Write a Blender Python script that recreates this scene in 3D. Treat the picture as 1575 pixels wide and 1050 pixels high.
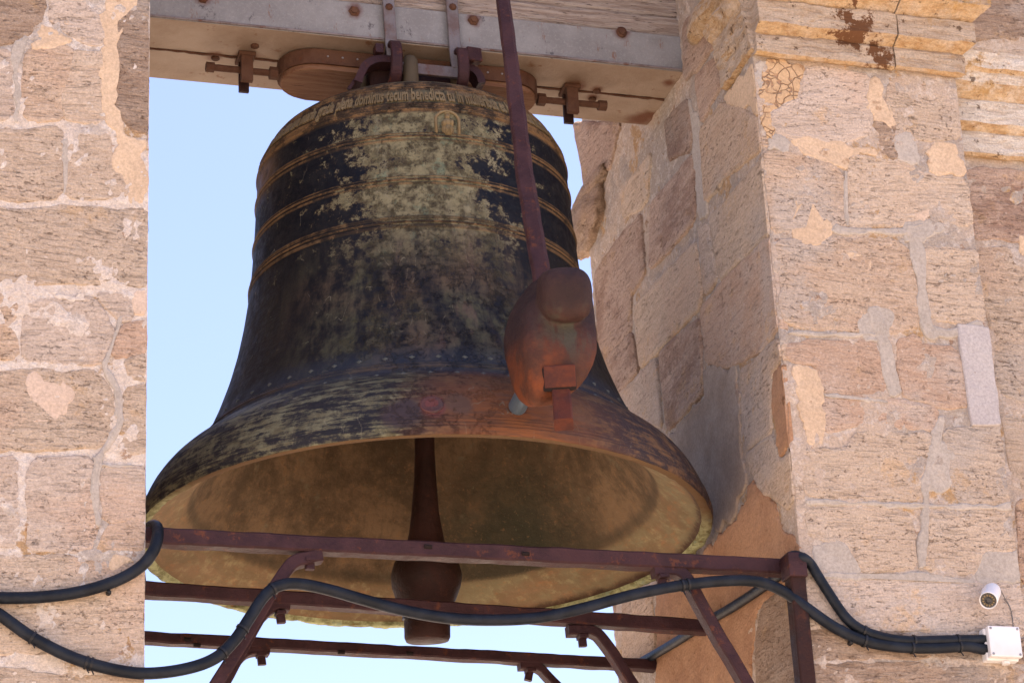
import bpy, bmesh, math, random
from mathutils import Vector, Matrix, noise
random.seed(7)
S = bpy.context.scene
COL = S.collection
R = math.radians
for o in list(bpy.data.objects): bpy.data.objects.remove(o)

# ------------------------------------------------------------------ camera
W0, H0, FPX = 1575., 1050., 4086.
TH, ROLL, YAW = R(23.5), R(2.92), R(17.2)
CAM = Vector((-2.0355, -7.5855, -2.7507))
FW = Vector((math.sin(YAW)*math.cos(TH), math.cos(YAW)*math.cos(TH), math.sin(TH)))
r0 = Vector((math.cos(YAW), -math.sin(YAW), 0)); u0 = r0.cross(FW)
RT = r0*math.cos(ROLL)-u0*math.sin(ROLL)
UP = u0*math.cos(ROLL)+r0*math.sin(ROLL)
cd = bpy.data.cameras.new('camera'); cam = bpy.data.objects.new('camera', cd); COL.objects.link(cam)
cd.sensor_width = 36; cd.lens = FPX/W0*36; cd.clip_start = .1; cd.clip_end = 6000
m = Matrix((RT, UP, -FW)).transposed().to_4x4(); m.translation = CAM
cam.matrix_world = m
S.camera = cam
# ------------------------------------------------------------------ sky, sun, exposure
SUN = Vector((.33, .10, .94)).normalized()
w = bpy.data.worlds.new('World'); S.world = w; w.use_nodes = True
nt = w.node_tree; nt.nodes.clear()
sky = nt.nodes.new('ShaderNodeTexSky'); sky.sky_type = 'NISHITA'; sky.sun_disc = False
sky.sun_elevation = math.asin(SUN.z); sky.sun_rotation = math.atan2(SUN.x, SUN.y)
sky.dust_density = .5; sky.air_density = 1.0; sky.ozone_density = 3.0; sky.altitude = 50
bg = nt.nodes.new('ShaderNodeBackground'); bg.inputs[1].default_value = .103
ow = nt.nodes.new('ShaderNodeOutputWorld')
wb = nt.nodes.new('ShaderNodeMix'); wb.data_type = 'RGBA'; wb.blend_type = 'MULTIPLY'; wb.inputs[0].default_value = 1; wb.inputs[7].default_value = (1.20, .975, 1.0, 1)   # white balance
nt.links.new(sky.outputs[0], wb.inputs[6]); nt.links.new(wb.outputs[2], bg.inputs[0]); nt.links.new(bg.outputs[0], ow.inputs[0])
sl = bpy.data.lights.new('sun', 'SUN'); sl.energy = 4.6; sl.angle = R(.53); sl.color = (1, .93, .82)
so = bpy.data.objects.new('sun', sl); COL.objects.link(so)
so.rotation_euler = (-SUN).to_track_quat('-Z', 'Y').to_euler()
S.view_settings.view_transform = 'Standard'; S.view_settings.look = 'None'
S.view_settings.gamma = 1; S.view_settings.exposure = 1.6
try: S.view_settings.use_curve_mapping = False
except Exception: pass
S.render.engine = 'CYCLES'
S.cycles.max_bounces = 8; S.cycles.diffuse_bounces = 5

# ------------------------------------------------------------------ helpers
def at(px, py, axis, val):                 # point seen at a pixel of the photograph on the plane axis = val
    r = FW+RT*((px-W0/2)/FPX)-UP*((py-H0/2)/FPX)
    return CAM+r*((val-CAM[axis])/r[axis])
def tag(o, label=None, cat=None, group=None, kind=None):
    if label: o['label'] = label
    if cat: o['category'] = cat
    if group: o['group'] = group
    if kind: o['kind'] = kind
    return o
def empty(name, loc, label, cat, group=None):
    o = bpy.data.objects.new(name, None); COL.objects.link(o); o.location = loc; o.empty_display_size = .1
    return tag(o, label, cat, group)
def link(name, me, mats=None, parent=None):
    o = bpy.data.objects.new(name, me); COL.objects.link(o)
    if mats is not None:
        for q in (mats if isinstance(mats, (list, tuple)) else [mats]): me.materials.append(q)
    if parent is not None:                   # world-space mesh: keep it there
        o.parent = parent
        t = Vector(parent.location); p = parent.parent
        while p is not None: t += p.location; p = p.parent
        o.location = -t
    return o
def mesh(name, bm, mats, parent=None, smooth=False, normals=True):
    if normals: bmesh.ops.recalc_face_normals(bm, faces=bm.faces)
    me = bpy.data.meshes.new(name); bm.to_mesh(me); bm.free()
    if smooth: me.polygons.foreach_set('use_smooth', [True]*len(me.polygons))
    return link(name, me, mats, parent)
def box(bm, lo, hi, bev=0.0):
    c = (Vector(lo)+Vector(hi))/2; s = Vector(hi)-Vector(lo)
    r = bmesh.ops.create_cube(bm, size=1, matrix=Matrix.Translation(c) @ Matrix.Diagonal((s.x, s.y, s.z, 1)))
    if bev:
        es = list({e for v in r['verts'] for e in v.link_edges})
        bmesh.ops.bevel(bm, geom=es, offset=bev, segments=2, affect='EDGES', profile=.6)
def obox(bm, c, ax, ay, az, s, bev=0.0):     # oriented box
    M = Matrix((Vector(ax).normalized()*s[0], Vector(ay).normalized()*s[1], Vector(az).normalized()*s[2])).transposed().to_4x4()
    M.translation = Vector(c)
    r = bmesh.ops.create_cube(bm, size=1, matrix=M)
    if bev:
        es = list({e for v in r['verts'] for e in v.link_edges})
        bmesh.ops.bevel(bm, geom=es, offset=bev, segments=2, affect='EDGES', profile=.6)
def catmull(pts, n=8):
    P = [Vector(p) for p in pts]; P = [P[0]*2-P[1]]+P+[P[-1]*2-P[-2]]; out = []
    for i in range(1, len(P)-2):
        a, b, c, d = P[i-1], P[i], P[i+1], P[i+2]
        for k in range(n):
            t = k/n
            out.append(.5*((2*b)+(c-a)*t+(2*a-5*b+4*c-d)*t*t+(3*b-a-3*c+d)*t**3))
    out.append(P[-2]); return out
def densify(pts, step):
    out = []
    for a, b in zip(pts[:-1], pts[1:]):
        a = Vector(a); b = Vector(b); n = max(1, int((b-a).length/step))
        for k in range(n): out.append(a.lerp(b, k/n))
    out.append(Vector(pts[-1])); return out
def sweep(bm, path, sect, ref=Vector((0, 0, 1)), scale=None, jit=0.0, cap=True, jf=18.0):
    rings = []; n = len(path)
    for i, p in enumerate(path):
        t = (path[min(i+1, n-1)]-path[max(i-1, 0)]).normalized()
        s = t.cross(ref); s = s.normalized() if s.length > 1e-4 else Vector((1, 0, 0))
        u = s.cross(t).normalized(); k = scale[i] if scale else 1.0
        ring = []
        for a, b in sect:
            v = p+s*a*k+u*b*k
            if jit: v = v+Vector(noise.noise_vector(v*jf))*jit
            ring.append(bm.verts.new(v))
        rings.append(ring)
    m_ = len(sect)
    for r1, r2 in zip(rings[:-1], rings[1:]):
        for j in range(m_): bm.faces.new((r1[j], r1[(j+1) % m_], r2[(j+1) % m_], r2[j]))
    if cap: bm.faces.new(rings[0][::-1]); bm.faces.new(rings[-1])
def circ(r, n=12, ph=0): return [(r*math.cos(2*math.pi*k/n+ph), r*math.sin(2*math.pi*k/n+ph)) for k in range(n)]
def rrect(w_, h_, b=.004):
    w_, h_ = w_/2, h_/2
    return [(w_-b, -h_), (w_, -h_+b), (w_, h_-b), (w_-b, h_), (-w_+b, h_), (-w_, h_-b), (-w_, -h_+b), (-w_+b, -h_)]
def lathe(bm, prof, seg=64, c=(0, 0, 0), M=None, closed=False, fn=None):
    rings = []; c = Vector(c)
    for r, z in prof:
        ring = []
        for k in range(seg):
            a = 2*math.pi*k/seg; rr, zz = (fn(r, z, a) if fn else (r, z))
            v = Vector((rr*math.cos(a), rr*math.sin(a), zz))
            if M: v = M @ v
            ring.append(bm.verts.new(c+v))
        rings.append(ring)
    fs = []
    for i, (a, b) in enumerate(zip(rings[:-1], rings[1:])):
        for k in range(seg): fs.append((i, bm.faces.new((a[k], a[(k+1) % seg], b[(k+1) % seg], b[k]))))
    if not closed:
        bm.faces.new(rings[0][::-1]); bm.faces.new(rings[-1])
    return fs
def fb(v, s, o=4): return noise.fractal(Vector(v)*s, 1.0, 2.0, o)

# ------------------------------------------------------------------ material kit
class MK:
    def __init__(s, name):
        s.m = bpy.data.materials.new(name); s.m.use_nodes = True; s.t = s.m.node_tree; s.t.nodes.clear()
        s.out = s.N('ShaderNodeOutputMaterial'); s.b = s.N('ShaderNodeBsdfPrincipled')
        s.t.links.new(s.b.outputs[0], s.out.inputs[0])
        s.geo = s.N('ShaderNodeNewGeometry'); s.pos = s.geo.outputs['Position']
    def N(s, t, **kw):
        n = s.t.nodes.new(t)
        for k, v in kw.items(): setattr(n, k, v)
        return n
    def set(s, sock, v):
        if isinstance(v, bpy.types.NodeSocket): s.t.links.new(v, sock)
        else: sock.default_value = v if not (isinstance(v, tuple) and len(v) == 3 and sock.type == 'RGBA') else v+(1,)
    def mp(s, sc=(1, 1, 1), loc=(0, 0, 0), vec=None, rot=(0, 0, 0)):
        n = s.N('ShaderNodeMapping'); s.set(n.inputs[0], vec or s.pos); n.inputs[1].default_value = loc; n.inputs[2].default_value = rot; n.inputs[3].default_value = sc
        return n.outputs[0]
    def noise(s, scale, vec=None, det=6, rough=.6, dist=0):
        n = s.N('ShaderNodeTexNoise'); s.set(n.inputs['Vector'], vec or s.pos); n.inputs['Scale'].default_value = scale
        n.inputs['Detail'].default_value = det; n.inputs['Roughness'].default_value = rough; n.inputs['Distortion'].default_value = dist
        return n.outputs[0]
    def vor(s, scale, vec=None, feature='F1', out=0, rnd=1):
        n = s.N('ShaderNodeTexVoronoi', feature=feature); s.set(n.inputs['Vector'], vec or s.pos); n.inputs['Scale'].default_value = scale
        n.inputs['Randomness'].default_value = rnd
        return n.outputs[out]
    def r(s, f, a, b, lo=0., hi=1.):
        n = s.N('ShaderNodeMapRange', interpolation_type='SMOOTHSTEP'); s.set(n.inputs[0], f)
        n.inputs[1].default_value = a; n.inputs[2].default_value = b; n.inputs[3].default_value = lo; n.inputs[4].default_value = hi
        return n.outputs[0]
    def ma(s, op, a, b=0.0, c=0.0):
        n = s.N('ShaderNodeMath', operation=op); s.set(n.inputs[0], a); s.set(n.inputs[1], b)
        if op in ('MULTIPLY_ADD',): s.set(n.inputs[2], c)
        return n.outputs[0]
    def mix(s, f, a, b, bl='MIX'):
        n = s.N('ShaderNodeMix', data_type='RGBA', blend_type=bl); s.set(n.inputs[0], f); s.set(n.inputs[6], a); s.set(n.inputs[7], b)
        return n.outputs[2]
    def near(s, p, rad, soft=.5, wob=.3, ws=14.):     # 1 near a point, 0 away, with a ragged edge
        n = s.N('ShaderNodeVectorMath', operation='DISTANCE'); s.set(n.inputs[0], s.pos); n.inputs[1].default_value = p
        d = s.ma('DIVIDE', n.outputs['Value'], rad)
        d = s.ma('ADD', d, s.ma('MULTIPLY', s.ma('SUBTRACT', s.noise(ws, det=5), .5), wob*2))
        return s.r(d, 1-soft, 1+soft*.3, 1., 0.)
    def rnd(s): return s.N('ShaderNodeObjectInfo').outputs['Random']
    def fin(s, col, rough=.8, metal=0., bump=None, bd=.01, bs=1., spec=.3):
        s.set(s.b.inputs['Base Color'], col); s.set(s.b.inputs['Roughness'], rough); s.set(s.b.inputs['Metallic'], metal)
        s.b.inputs['Specular IOR Level'].default_value = spec
        if bump is not None:
            n = s.N('ShaderNodeBump'); n.inputs['Strength'].default_value = bs; n.inputs['Distance'].default_value = bd
            s.set(n.inputs['Height'], bump); s.set(s.b.inputs['Normal'], n.outputs[0])
        return s.m

def stone_mat(name, base, dark, light, red=0.0, pits=1.0, bd=.012, ln=1.0):
    k = MK(name); rn = k.rnd()
    off = k.N('ShaderNodeCombineXYZ'); k.set(off.inputs[0], k.ma('MULTIPLY', rn, 37.)); k.set(off.inputs[1], k.ma('MULTIPLY', rn, 11.)); k.set(off.inputs[2], k.ma('MULTIPLY', rn, 53.))
    va = k.N('ShaderNodeVectorMath', operation='ADD'); k.set(va.inputs[0], k.pos); k.set(va.inputs[1], off.outputs[0]); P = va.outputs[0]
    tilt = k.N('ShaderNodeVectorRotate', rotation_type='AXIS_ANGLE'); k.set(tilt.inputs[0], P); tilt.inputs['Axis'].default_value = (.3, 1, 0); k.set(tilt.inputs['Angle'], k.ma('MULTIPLY', k.ma('SUBTRACT', rn, .5), .16))
    T = tilt.outputs[0]
    warp = k.noise(4, P, 3)
    bed = k.noise(6, k.mp((1, 1, 3.6), vec=T), 9, .66, .5)
    lam = k.noise(11, k.mp((1, 1, 8.5), vec=T), 8, .70, .9)
    fine = k.noise(30, k.mp((1, 1, 3.2), vec=T), 7, .78, .4)
    big = k.noise(1.7, k.pos, 5, .62)
    gran = k.noise(150, P, 4, .78)
    zone = k.r(k.noise(2.6, k.mp((1, 1, 2.2), vec=P), 3), .40, .62)
    col = k.mix(k.r(bed, .30, .68), dark, base)
    col = k.mix(k.ma('MULTIPLY', k.r(fine, .50, .66), .55), col, light)
    col = k.mix(k.ma('MULTIPLY', k.ma('MULTIPLY', k.r(lam, .56, .68), k.ma('MULTIPLY_ADD', zone, .85, .15)), .38*ln), col, tuple(c*.66 for c in dark))
    col = k.mix(k.ma('MULTIPLY', k.r(lam, .46, .36), .35), col, light)
    col = k.mix(k.ma('MULTIPLY', k.r(big, .52, .64), .6), col, (.50, .44, .385))
    col = k.mix(k.ma('MULTIPLY', k.r(big, .46, .34), .5), col, (.56, .39, .28))
    col = k.mix(k.ma('MULTIPLY', k.r(k.noise(6, P, 8, .75), .57, .64), .5), col, (.60, .40, .22))
    if red: col = k.mix(k.ma('MULTIPLY', k.r(k.noise(4.1, k.mp((1, 1, 1.6), vec=T), 8, .72), .50, .60), red), col, (.27, .15, .10))
    sp = k.r(k.noise(58, k.mp((1, 1, 1.6), vec=P), 6, .8), .585, .66)
    pit = k.ma('MULTIPLY', k.r(k.noise(70, k.mp((1, 1, 1.7), vec=P), 4, .7), .60, .66), k.r(k.noise(8, P, 4), .44, .56))
    cav = k.ma('MULTIPLY', k.r(k.noise(30, k.mp((1, 1, 2.8), vec=T), 6, .7), .59, .635), k.r(k.noise(5, k.mp((1, 1, 2), vec=P), 4), .46, .58))
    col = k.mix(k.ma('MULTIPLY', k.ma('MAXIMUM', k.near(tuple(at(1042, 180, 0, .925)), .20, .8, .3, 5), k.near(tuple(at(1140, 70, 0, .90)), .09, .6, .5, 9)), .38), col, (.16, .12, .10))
    col = k.mix(k.ma('MULTIPLY', sp, .6), col, (.70, .60, .52))
    col = k.mix(k.ma('MULTIPLY', pit, .58*pits), col, (.17, .10, .065))
    col = k.mix(k.ma('MULTIPLY', cav, .5*pits), col, (.25, .15, .095))
    col = k.mix(1.0, col, k.mix(k.r(gran, .25, .75), (.74, .73, .72), (1.2, 1.2, 1.2)), 'MULTIPLY')
    br = k.ma('MULTIPLY_ADD', rn, .12, .94); cb = k.N('ShaderNodeCombineXYZ'); [k.set(cb.inputs[i], br) for i in range(3)]
    col = k.mix(1.0, col, cb.outputs[0], 'MULTIPLY')
    h = k.ma('ADD', k.ma('MULTIPLY', bed, .8), k.ma('MULTIPLY', fine, .8)); h = k.ma('SUBTRACT', h, k.ma('MULTIPLY', k.r(lam, .54, .68), .25))
    h = k.ma('ADD', h, k.ma('MULTIPLY', gran, .3)); h = k.ma('SUBTRACT', h, k.ma('MULTIPLY', pit, .5)); h = k.ma('SUBTRACT', h, k.ma('MULTIPLY', cav, .9))
    return k.fin(col, .93, bump=h, bd=bd, spec=.12)
M = {}
M['stone'] = stone_mat('pink_tan_sandstone', (.585, .46, .345), (.525, .40, .295), (.65, .545, .44), bd=.009)
M['stone_grey'] = stone_mat('grainy_grey_sandstone', (.55, .445, .36), (.485, .385, .305), (.64, .545, .46), pits=.6, bd=.007, ln=.35)
M['stone_warm'] = stone_mat('warm_laminated_sandstone', (.59, .45, .33), (.52, .375, .265), (.66, .53, .42), pits=1.0, bd=.009, ln=1.1)
M['stone_rough'] = stone_mat('eroded_sandstone', (.50, .37, .275), (.38, .26, .18), (.60, .48, .38), pits=1.3, bd=.018)
M['stone_red'] = stone_mat('reddish_sandstone', (.57, .42, .325), (.47, .33, .25), (.62, .49, .405), red=.5, pits=1.2, bd=.014)
M['stone_smooth'] = stone_mat('smooth_sandstone', (.50, .355, .26), (.45, .305, .215), (.54, .42, .33), pits=.5, bd=.006)

def plaster_mat(name, a, b, stain=(.20, .10, .045), st=.5, crack=False, bd=.004):
    k = MK(name)
    col = k.mix(k.r(k.noise(7, det=6), .35, .68), a, b)
    col = k.mix(k.ma('MULTIPLY', k.r(k.noise(16, det=7, rough=.7), .60, .68), st), col, stain)
    g = k.noise(120, det=4, rough=.75); col = k.mix(1., col, k.mix(k.r(g, .25, .75), (.78,)*3, (1.16,)*3), 'MULTIPLY')
    col = k.mix(k.ma('MULTIPLY', k.r(k.noise(80, det=3), .70, .76), .6), col, (.16, .10, .06))
    h = k.ma('ADD', k.noise(25, det=6), k.ma('MULTIPLY', g, .3))
    if crack:
        wv_ = k.N('ShaderNodeVectorMath', operation='ADD'); k.set(wv_.inputs[0], k.pos); nn_ = k.N('ShaderNodeTexNoise'); nn_.inputs['Scale'].default_value = 14; k.set(nn_.inputs['Vector'], k.pos); sc_ = k.N('ShaderNodeVectorMath', operation='SCALE'); k.set(sc_.inputs[0], nn_.outputs['Color']); sc_.inputs['Scale'].default_value = .10; k.set(wv_.inputs[1], sc_.outputs[0])
        v = k.r(k.vor(27, wv_.outputs[0], 'DISTANCE_TO_EDGE'), .0, .075)
        v = k.ma('MAXIMUM', v, k.r(k.noise(9, det=5), .50, .62, .0, .75))
        col = k.mix(v, (.34, .20, .12), col); h = k.ma('ADD', h, k.ma('MULTIPLY', v, 1.2))
    return k.fin(col, .92, bump=h, bd=bd, spec=.15)
M['ochre'] = plaster_mat('ochre_plaster', (.60, .45, .31), (.53, .39, .265))
M['ochre_crack'] = plaster_mat('crackled_ochre_plaster', (.56, .39, .23), (.50, .34, .20), crack=True)
M['orange'] = plaster_mat('orange_plaster', (.45, .265, .155), (.36, .20, .115), st=.75, bd=.01)
M['cement'] = plaster_mat('grey_cement', (.44, .385, .33), (.385, .335, .285), st=.15, stain=(.44, .29, .17))
M['cement_dark'] = plaster_mat('dark_cement', (.40, .32, .255), (.31, .235, .18), st=.5, stain=(.28, .16, .1))
M['pink'] = plaster_mat('pink_plaster', (.60, .465, .36), (.55, .42, .32), st=.8, stain=(.33, .16, .07))
M['slab'] = plaster_mat('pale_grey_slab', (.46, .42, .40), (.42, .38, .37), st=0)
M['limewash'] = plaster_mat('lime_render', (.66, .58, .50), (.58, .48, .39), st=.35, stain=(.42, .25, .12), bd=.01)

def mortar_mat(name, bias):
    k = MK(name)
    col = k.mix(k.r(k.noise(3.2, k.mp(loc=(3, 1, bias*9)), 5, .6), .42, .56), (.40, .335, .28), (.52, .41, .32)) if bias < .5 else k.mix(k.r(k.noise(3.2, det=5), .38, .47), (.47, .40, .34), (.66, .56, .47))
    col = k.mix(k.r(k.noise(5, k.mp(loc=(7, 2, 4)), 6, .7), .58, .64), col, (.46, .30, .16))
    wh = k.r(k.noise(26, det=7, rough=.75), .50, .60)
    col = k.mix(k.ma('MULTIPLY', wh, .25+bias*.5), col, (.74, .67, .60))
    col = k.mix(k.ma('MULTIPLY', k.r(k.noise(20, k.mp(loc=(9, 9, 9)), 7, .75), .60, .66), .7), col, (.27, .14, .065))
    g = k.noise(130, det=4, rough=.8); col = k.mix(1., col, k.mix(k.r(g, .25, .75), (.74,)*3, (1.2,)*3), 'MULTIPLY')
    h = k.ma('ADD', k.noise(40, det=7, rough=.7), k.ma('MULTIPLY', g, .25))
    return k.fin(col, .94, bump=h, bd=.012, spec=.12)
M['mortar_white'] = mortar_mat('lime_mortar', .9)
M['mortar_grey'] = mortar_mat('grey_mortar', .25)

# cornice stone: pale faces, ochre fibres along the moulding, undersides tinted for bounce light
for nm_, ca_, cb_ in (('cornice', (.47, .345, .24), (.64, .52, .405)), ('ledge', (.64, .53, .42), (.86, .79, .70))):  # ledge tones lightened to stand in for sunlight
  k = MK(nm_+'_sandstone')
  f1 = k.noise(9, k.mp((1, 1, 5)), 8, .7, .3); f2 = k.noise(30, k.mp((1, 1, 4)), 7, .75)
  col = k.mix(k.r(f1, .36, .62), ca_, cb_)
  col = k.mix(k.ma('MULTIPLY', k.r(f2, .52, .64), .5), col, (.58, .50, .42))
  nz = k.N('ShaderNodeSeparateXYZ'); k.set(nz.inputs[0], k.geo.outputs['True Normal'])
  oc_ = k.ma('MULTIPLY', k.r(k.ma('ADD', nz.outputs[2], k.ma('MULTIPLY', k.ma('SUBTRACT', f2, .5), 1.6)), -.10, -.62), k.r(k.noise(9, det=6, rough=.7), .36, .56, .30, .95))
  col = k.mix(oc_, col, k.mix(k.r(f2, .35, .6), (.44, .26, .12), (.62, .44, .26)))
  col = k.mix(k.r(k.noise(6, det=7, rough=.7), .58, .66), col, (.52, .33, .15))
  gr_ = k.noise(140, det=4, rough=.8); col = k.mix(1., col, k.mix(k.r(gr_, .25, .75), (.76,)*3, (1.2,)*3), 'MULTIPLY')
  col = k.mix(k.ma('MULTIPLY', k.r(k.noise(34, det=5, rough=.7), .60, .66), .8), col, (.10, .055, .03))
  st_ = k.ma('MAXIMUM', k.near(tuple(at(1308, 40, 1, -.83)), .10, .8, .5, 9), k.near(tuple(at(1350, 88, 1, -.79)), .07, .8, .5, 12))
  col = k.mix(k.ma('MULTIPLY', k.r(k.ma('ADD', k.noise(24, det=9, rough=.78), k.ma('MULTIPLY', st_, .16)), .58, .63), k.r(st_, .0, .3)), col, (.17, .08, .04))
  M[nm_] = k.fin(col, .93, bump=k.ma('ADD', f1, k.ma('MULTIPLY', f2, .7)), bd=.02, spec=.12)

# painted iron
def iron_mat(name, a, b, rust=.4, rough=.55):
    k = MK(name)
    n1 = k.noise(9, det=7, rough=.7); n2 = k.noise(60, det=5, rough=.7)
    col = k.mix(k.r(n1, .4, .62), a, b)
    col = k.mix(k.ma('MULTIPLY', k.r(k.noise(22, det=7, rough=.75), .56, .66), rust), col, (.12, .038, .016))
    col = k.mix(k.ma('MULTIPLY', k.r(n2, .66, .74), .5), col, (.02, .012, .012))
    return k.fin(col, k.r(n1, .3, .7, rough-.1, rough+.2), .1, bump=k.ma('ADD', n2, n1), bd=.004, spec=.22)
M['iron'] = iron_mat('brown_painted_iron', (.034, .013, .014), (.054, .023, .025), .75)
M['iron_dark'] = iron_mat('dark_brown_iron', (.020, .008, .006), (.034, .013, .010), .3)
M['iron_red'] = iron_mat('red_rusted_iron', (.105, .026, .012), (.062, .021, .017), .5, .6)
M['rust'] = iron_mat('bare_rust', (.075, .032, .018), (.11, .055, .034), .6, .8)
M['steel_strap'] = iron_mat('worn_steel_strap', (.16, .145, .15), (.12, .085, .08), .5, .45)

# hammer head: purple-brown, grey worn nose, orange low down: rust plus painted ground bounce
k = MK('rusted_hammer_iron')
n1 = k.noise(8, det=7, rough=.65); sep = k.N('ShaderNodeSeparateXYZ'); k.set(sep.inputs[0], k.pos)
col = k.mix(k.r(n1, .38, .64), (.024, .012, .012), (.042, .020, .017))
zz = k.ma('ADD', sep.outputs[2], k.ma('MULTIPLY', k.ma('SUBTRACT', k.noise(7, det=6), .5), .22))
col = k.mix(k.r(zz, .27, .06), col, k.mix(k.r(k.noise(12, det=6), .35, .65), (.16, .042, .013), (.07, .026, .014)))
col = k.mix(k.ma('MULTIPLY', k.r(k.noise(9, k.mp((1, 1, .35)), 7, .7), .50, .60), k.near(tuple(at(872, 505, 1, -1.16)), .11, .8, .3)), col, (.055, .048, .034))
col = k.mix(k.near(tuple(at(866, 452, 1, -1.18)), .02, .5, .5, 40), col, (.35, .12, .04))
M['hammer'] = k.fin(col, .68, .0, bump=k.ma('ADD', k.noise(30, det=6, rough=.7), n1), bd=.006, spec=.22)

# galvanised / grey painted steel beam
k = MK('grey_painted_steel')
n1 = k.noise(6, det=7, rough=.7); spk = k.noise(90, det=4, rough=.8)
col = k.mix(k.r(n1, .35, .65), (.225, .22, .215), (.175, .168, .165))
col = k.mix(k.ma('MULTIPLY', k.r(spk, .5, .65), .35), col, (.32, .31, .30))
col = k.mix(k.ma('MULTIPLY', k.r(k.noise(17, k.mp((1, 1, .6)), 9, .78), .60, .66), .8), col, (.045, .035, .04))
col = k.mix(k.ma('MULTIPLY', k.r(k.noise(24, k.mp((1, 1, .35)), 8, .75), .60, .68), .75), col, (.16, .065, .03))
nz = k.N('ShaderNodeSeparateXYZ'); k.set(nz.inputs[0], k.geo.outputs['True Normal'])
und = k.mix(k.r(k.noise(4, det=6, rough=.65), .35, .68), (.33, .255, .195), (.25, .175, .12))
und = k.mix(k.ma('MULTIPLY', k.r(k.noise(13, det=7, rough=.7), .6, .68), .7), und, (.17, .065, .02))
col = k.mix(k.r(nz.outputs[2], -.5, -.9), col, und)  # downward faces painted warmer, as by bounce from the paving
for p, r_ in ((at(545, 18, 1, -.15), .034), (at(728, 32, 1, -.15), .03), (at(956, 50, 1, -.15), .036), (at(312, -3, 1, -.15), .034), (at(705, 112, 1, -.15), .03)):
    col = k.mix(k.near(tuple(p), r_, .7, .45, 30), col, (.10, .032, .02))
for p, r_ in ((at(330, 88, 2, 1.68), .035), (at(380, 90, 2, 1.68), .05), (at(885, 135, 2, 1.68), .05), (at(918, 140, 2, 1.68), .03), (at(910, 152, 2, 1.68), .028), (at(985, 185, 2, 1.68), .06), (at(1030, 130, 2, 1.68), .03), (at(1000, 180, 2, 1.68), .04)):
    col = k.mix(k.near(tuple(p), r_, .8, .5, 22), col, (.13, .045, .018))
M['beam'] = k.fin(col, .62, .0, bump=k.ma('ADD', spk, n1), bd=.002, spec=.35)

def wood_mat(name, a, b, c_, bd=.01, sc=1.):
    k = MK(name)
    g = k.noise(6*sc, k.mp((1, 14, 14)), 8, .7, .4); g2 = k.noise(22*sc, k.mp((1, 8, 8)), 6, .7)
    col = k.mix(k.r(g, .35, .62), a, b); col = k.mix(k.r(g2, .44, .32), col, c_)
    return k.fin(col, .85, bump=k.ma('ADD', g, k.ma('MULTIPLY', g2, .6)), bd=bd, spec=.2)
M['timber'] = wood_mat('weathered_timber', (.30, .225, .18), (.50, .42, .36), (.07, .045, .03), .02)
M['wood'] = wood_mat('brown_wood', (.15, .068, .036), (.21, .11, .062), (.08, .036, .022), .004, .7)

# cable rubber and plastics
k = MK('black_corrugated_conduit'); n1 = k.noise(14, det=5)
M['cable'] = k.fin(k.mix(k.r(n1, .35, .7), (.005, .007, .011), (.013, .017, .025)), .48, bump=k.noise(60, det=3), bd=.002, spec=.2)
M['tie'] = MK('black_cable_tie').fin((.012, .012, .014), .4)
M['white'] = MK('white_plastic').fin((.80, .79, .78), .35, spec=.5)
k = MK('aged_white_plastic'); M['white_box'] = k.fin(k.mix(k.r(k.noise(6, det=4), .4, .7), (.74, .73, .74), (.66, .64, .62)), .4, spec=.4)
M['lens'] = MK('dark_glass').fin((.015, .015, .018), .08, spec=.6)
M['led'] = MK('amber_led').fin((.22, .15, .06), .3, spec=.6)
M['wire'] = MK('thin_grey_wire').fin((.13, .125, .12), .5)
M['steel'] = MK('bare_steel').fin((.12, .16, .20), .4, .6)
M['screw'] = MK('zinc_screw').fin((.3, .28, .27), .4, .7)

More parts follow.
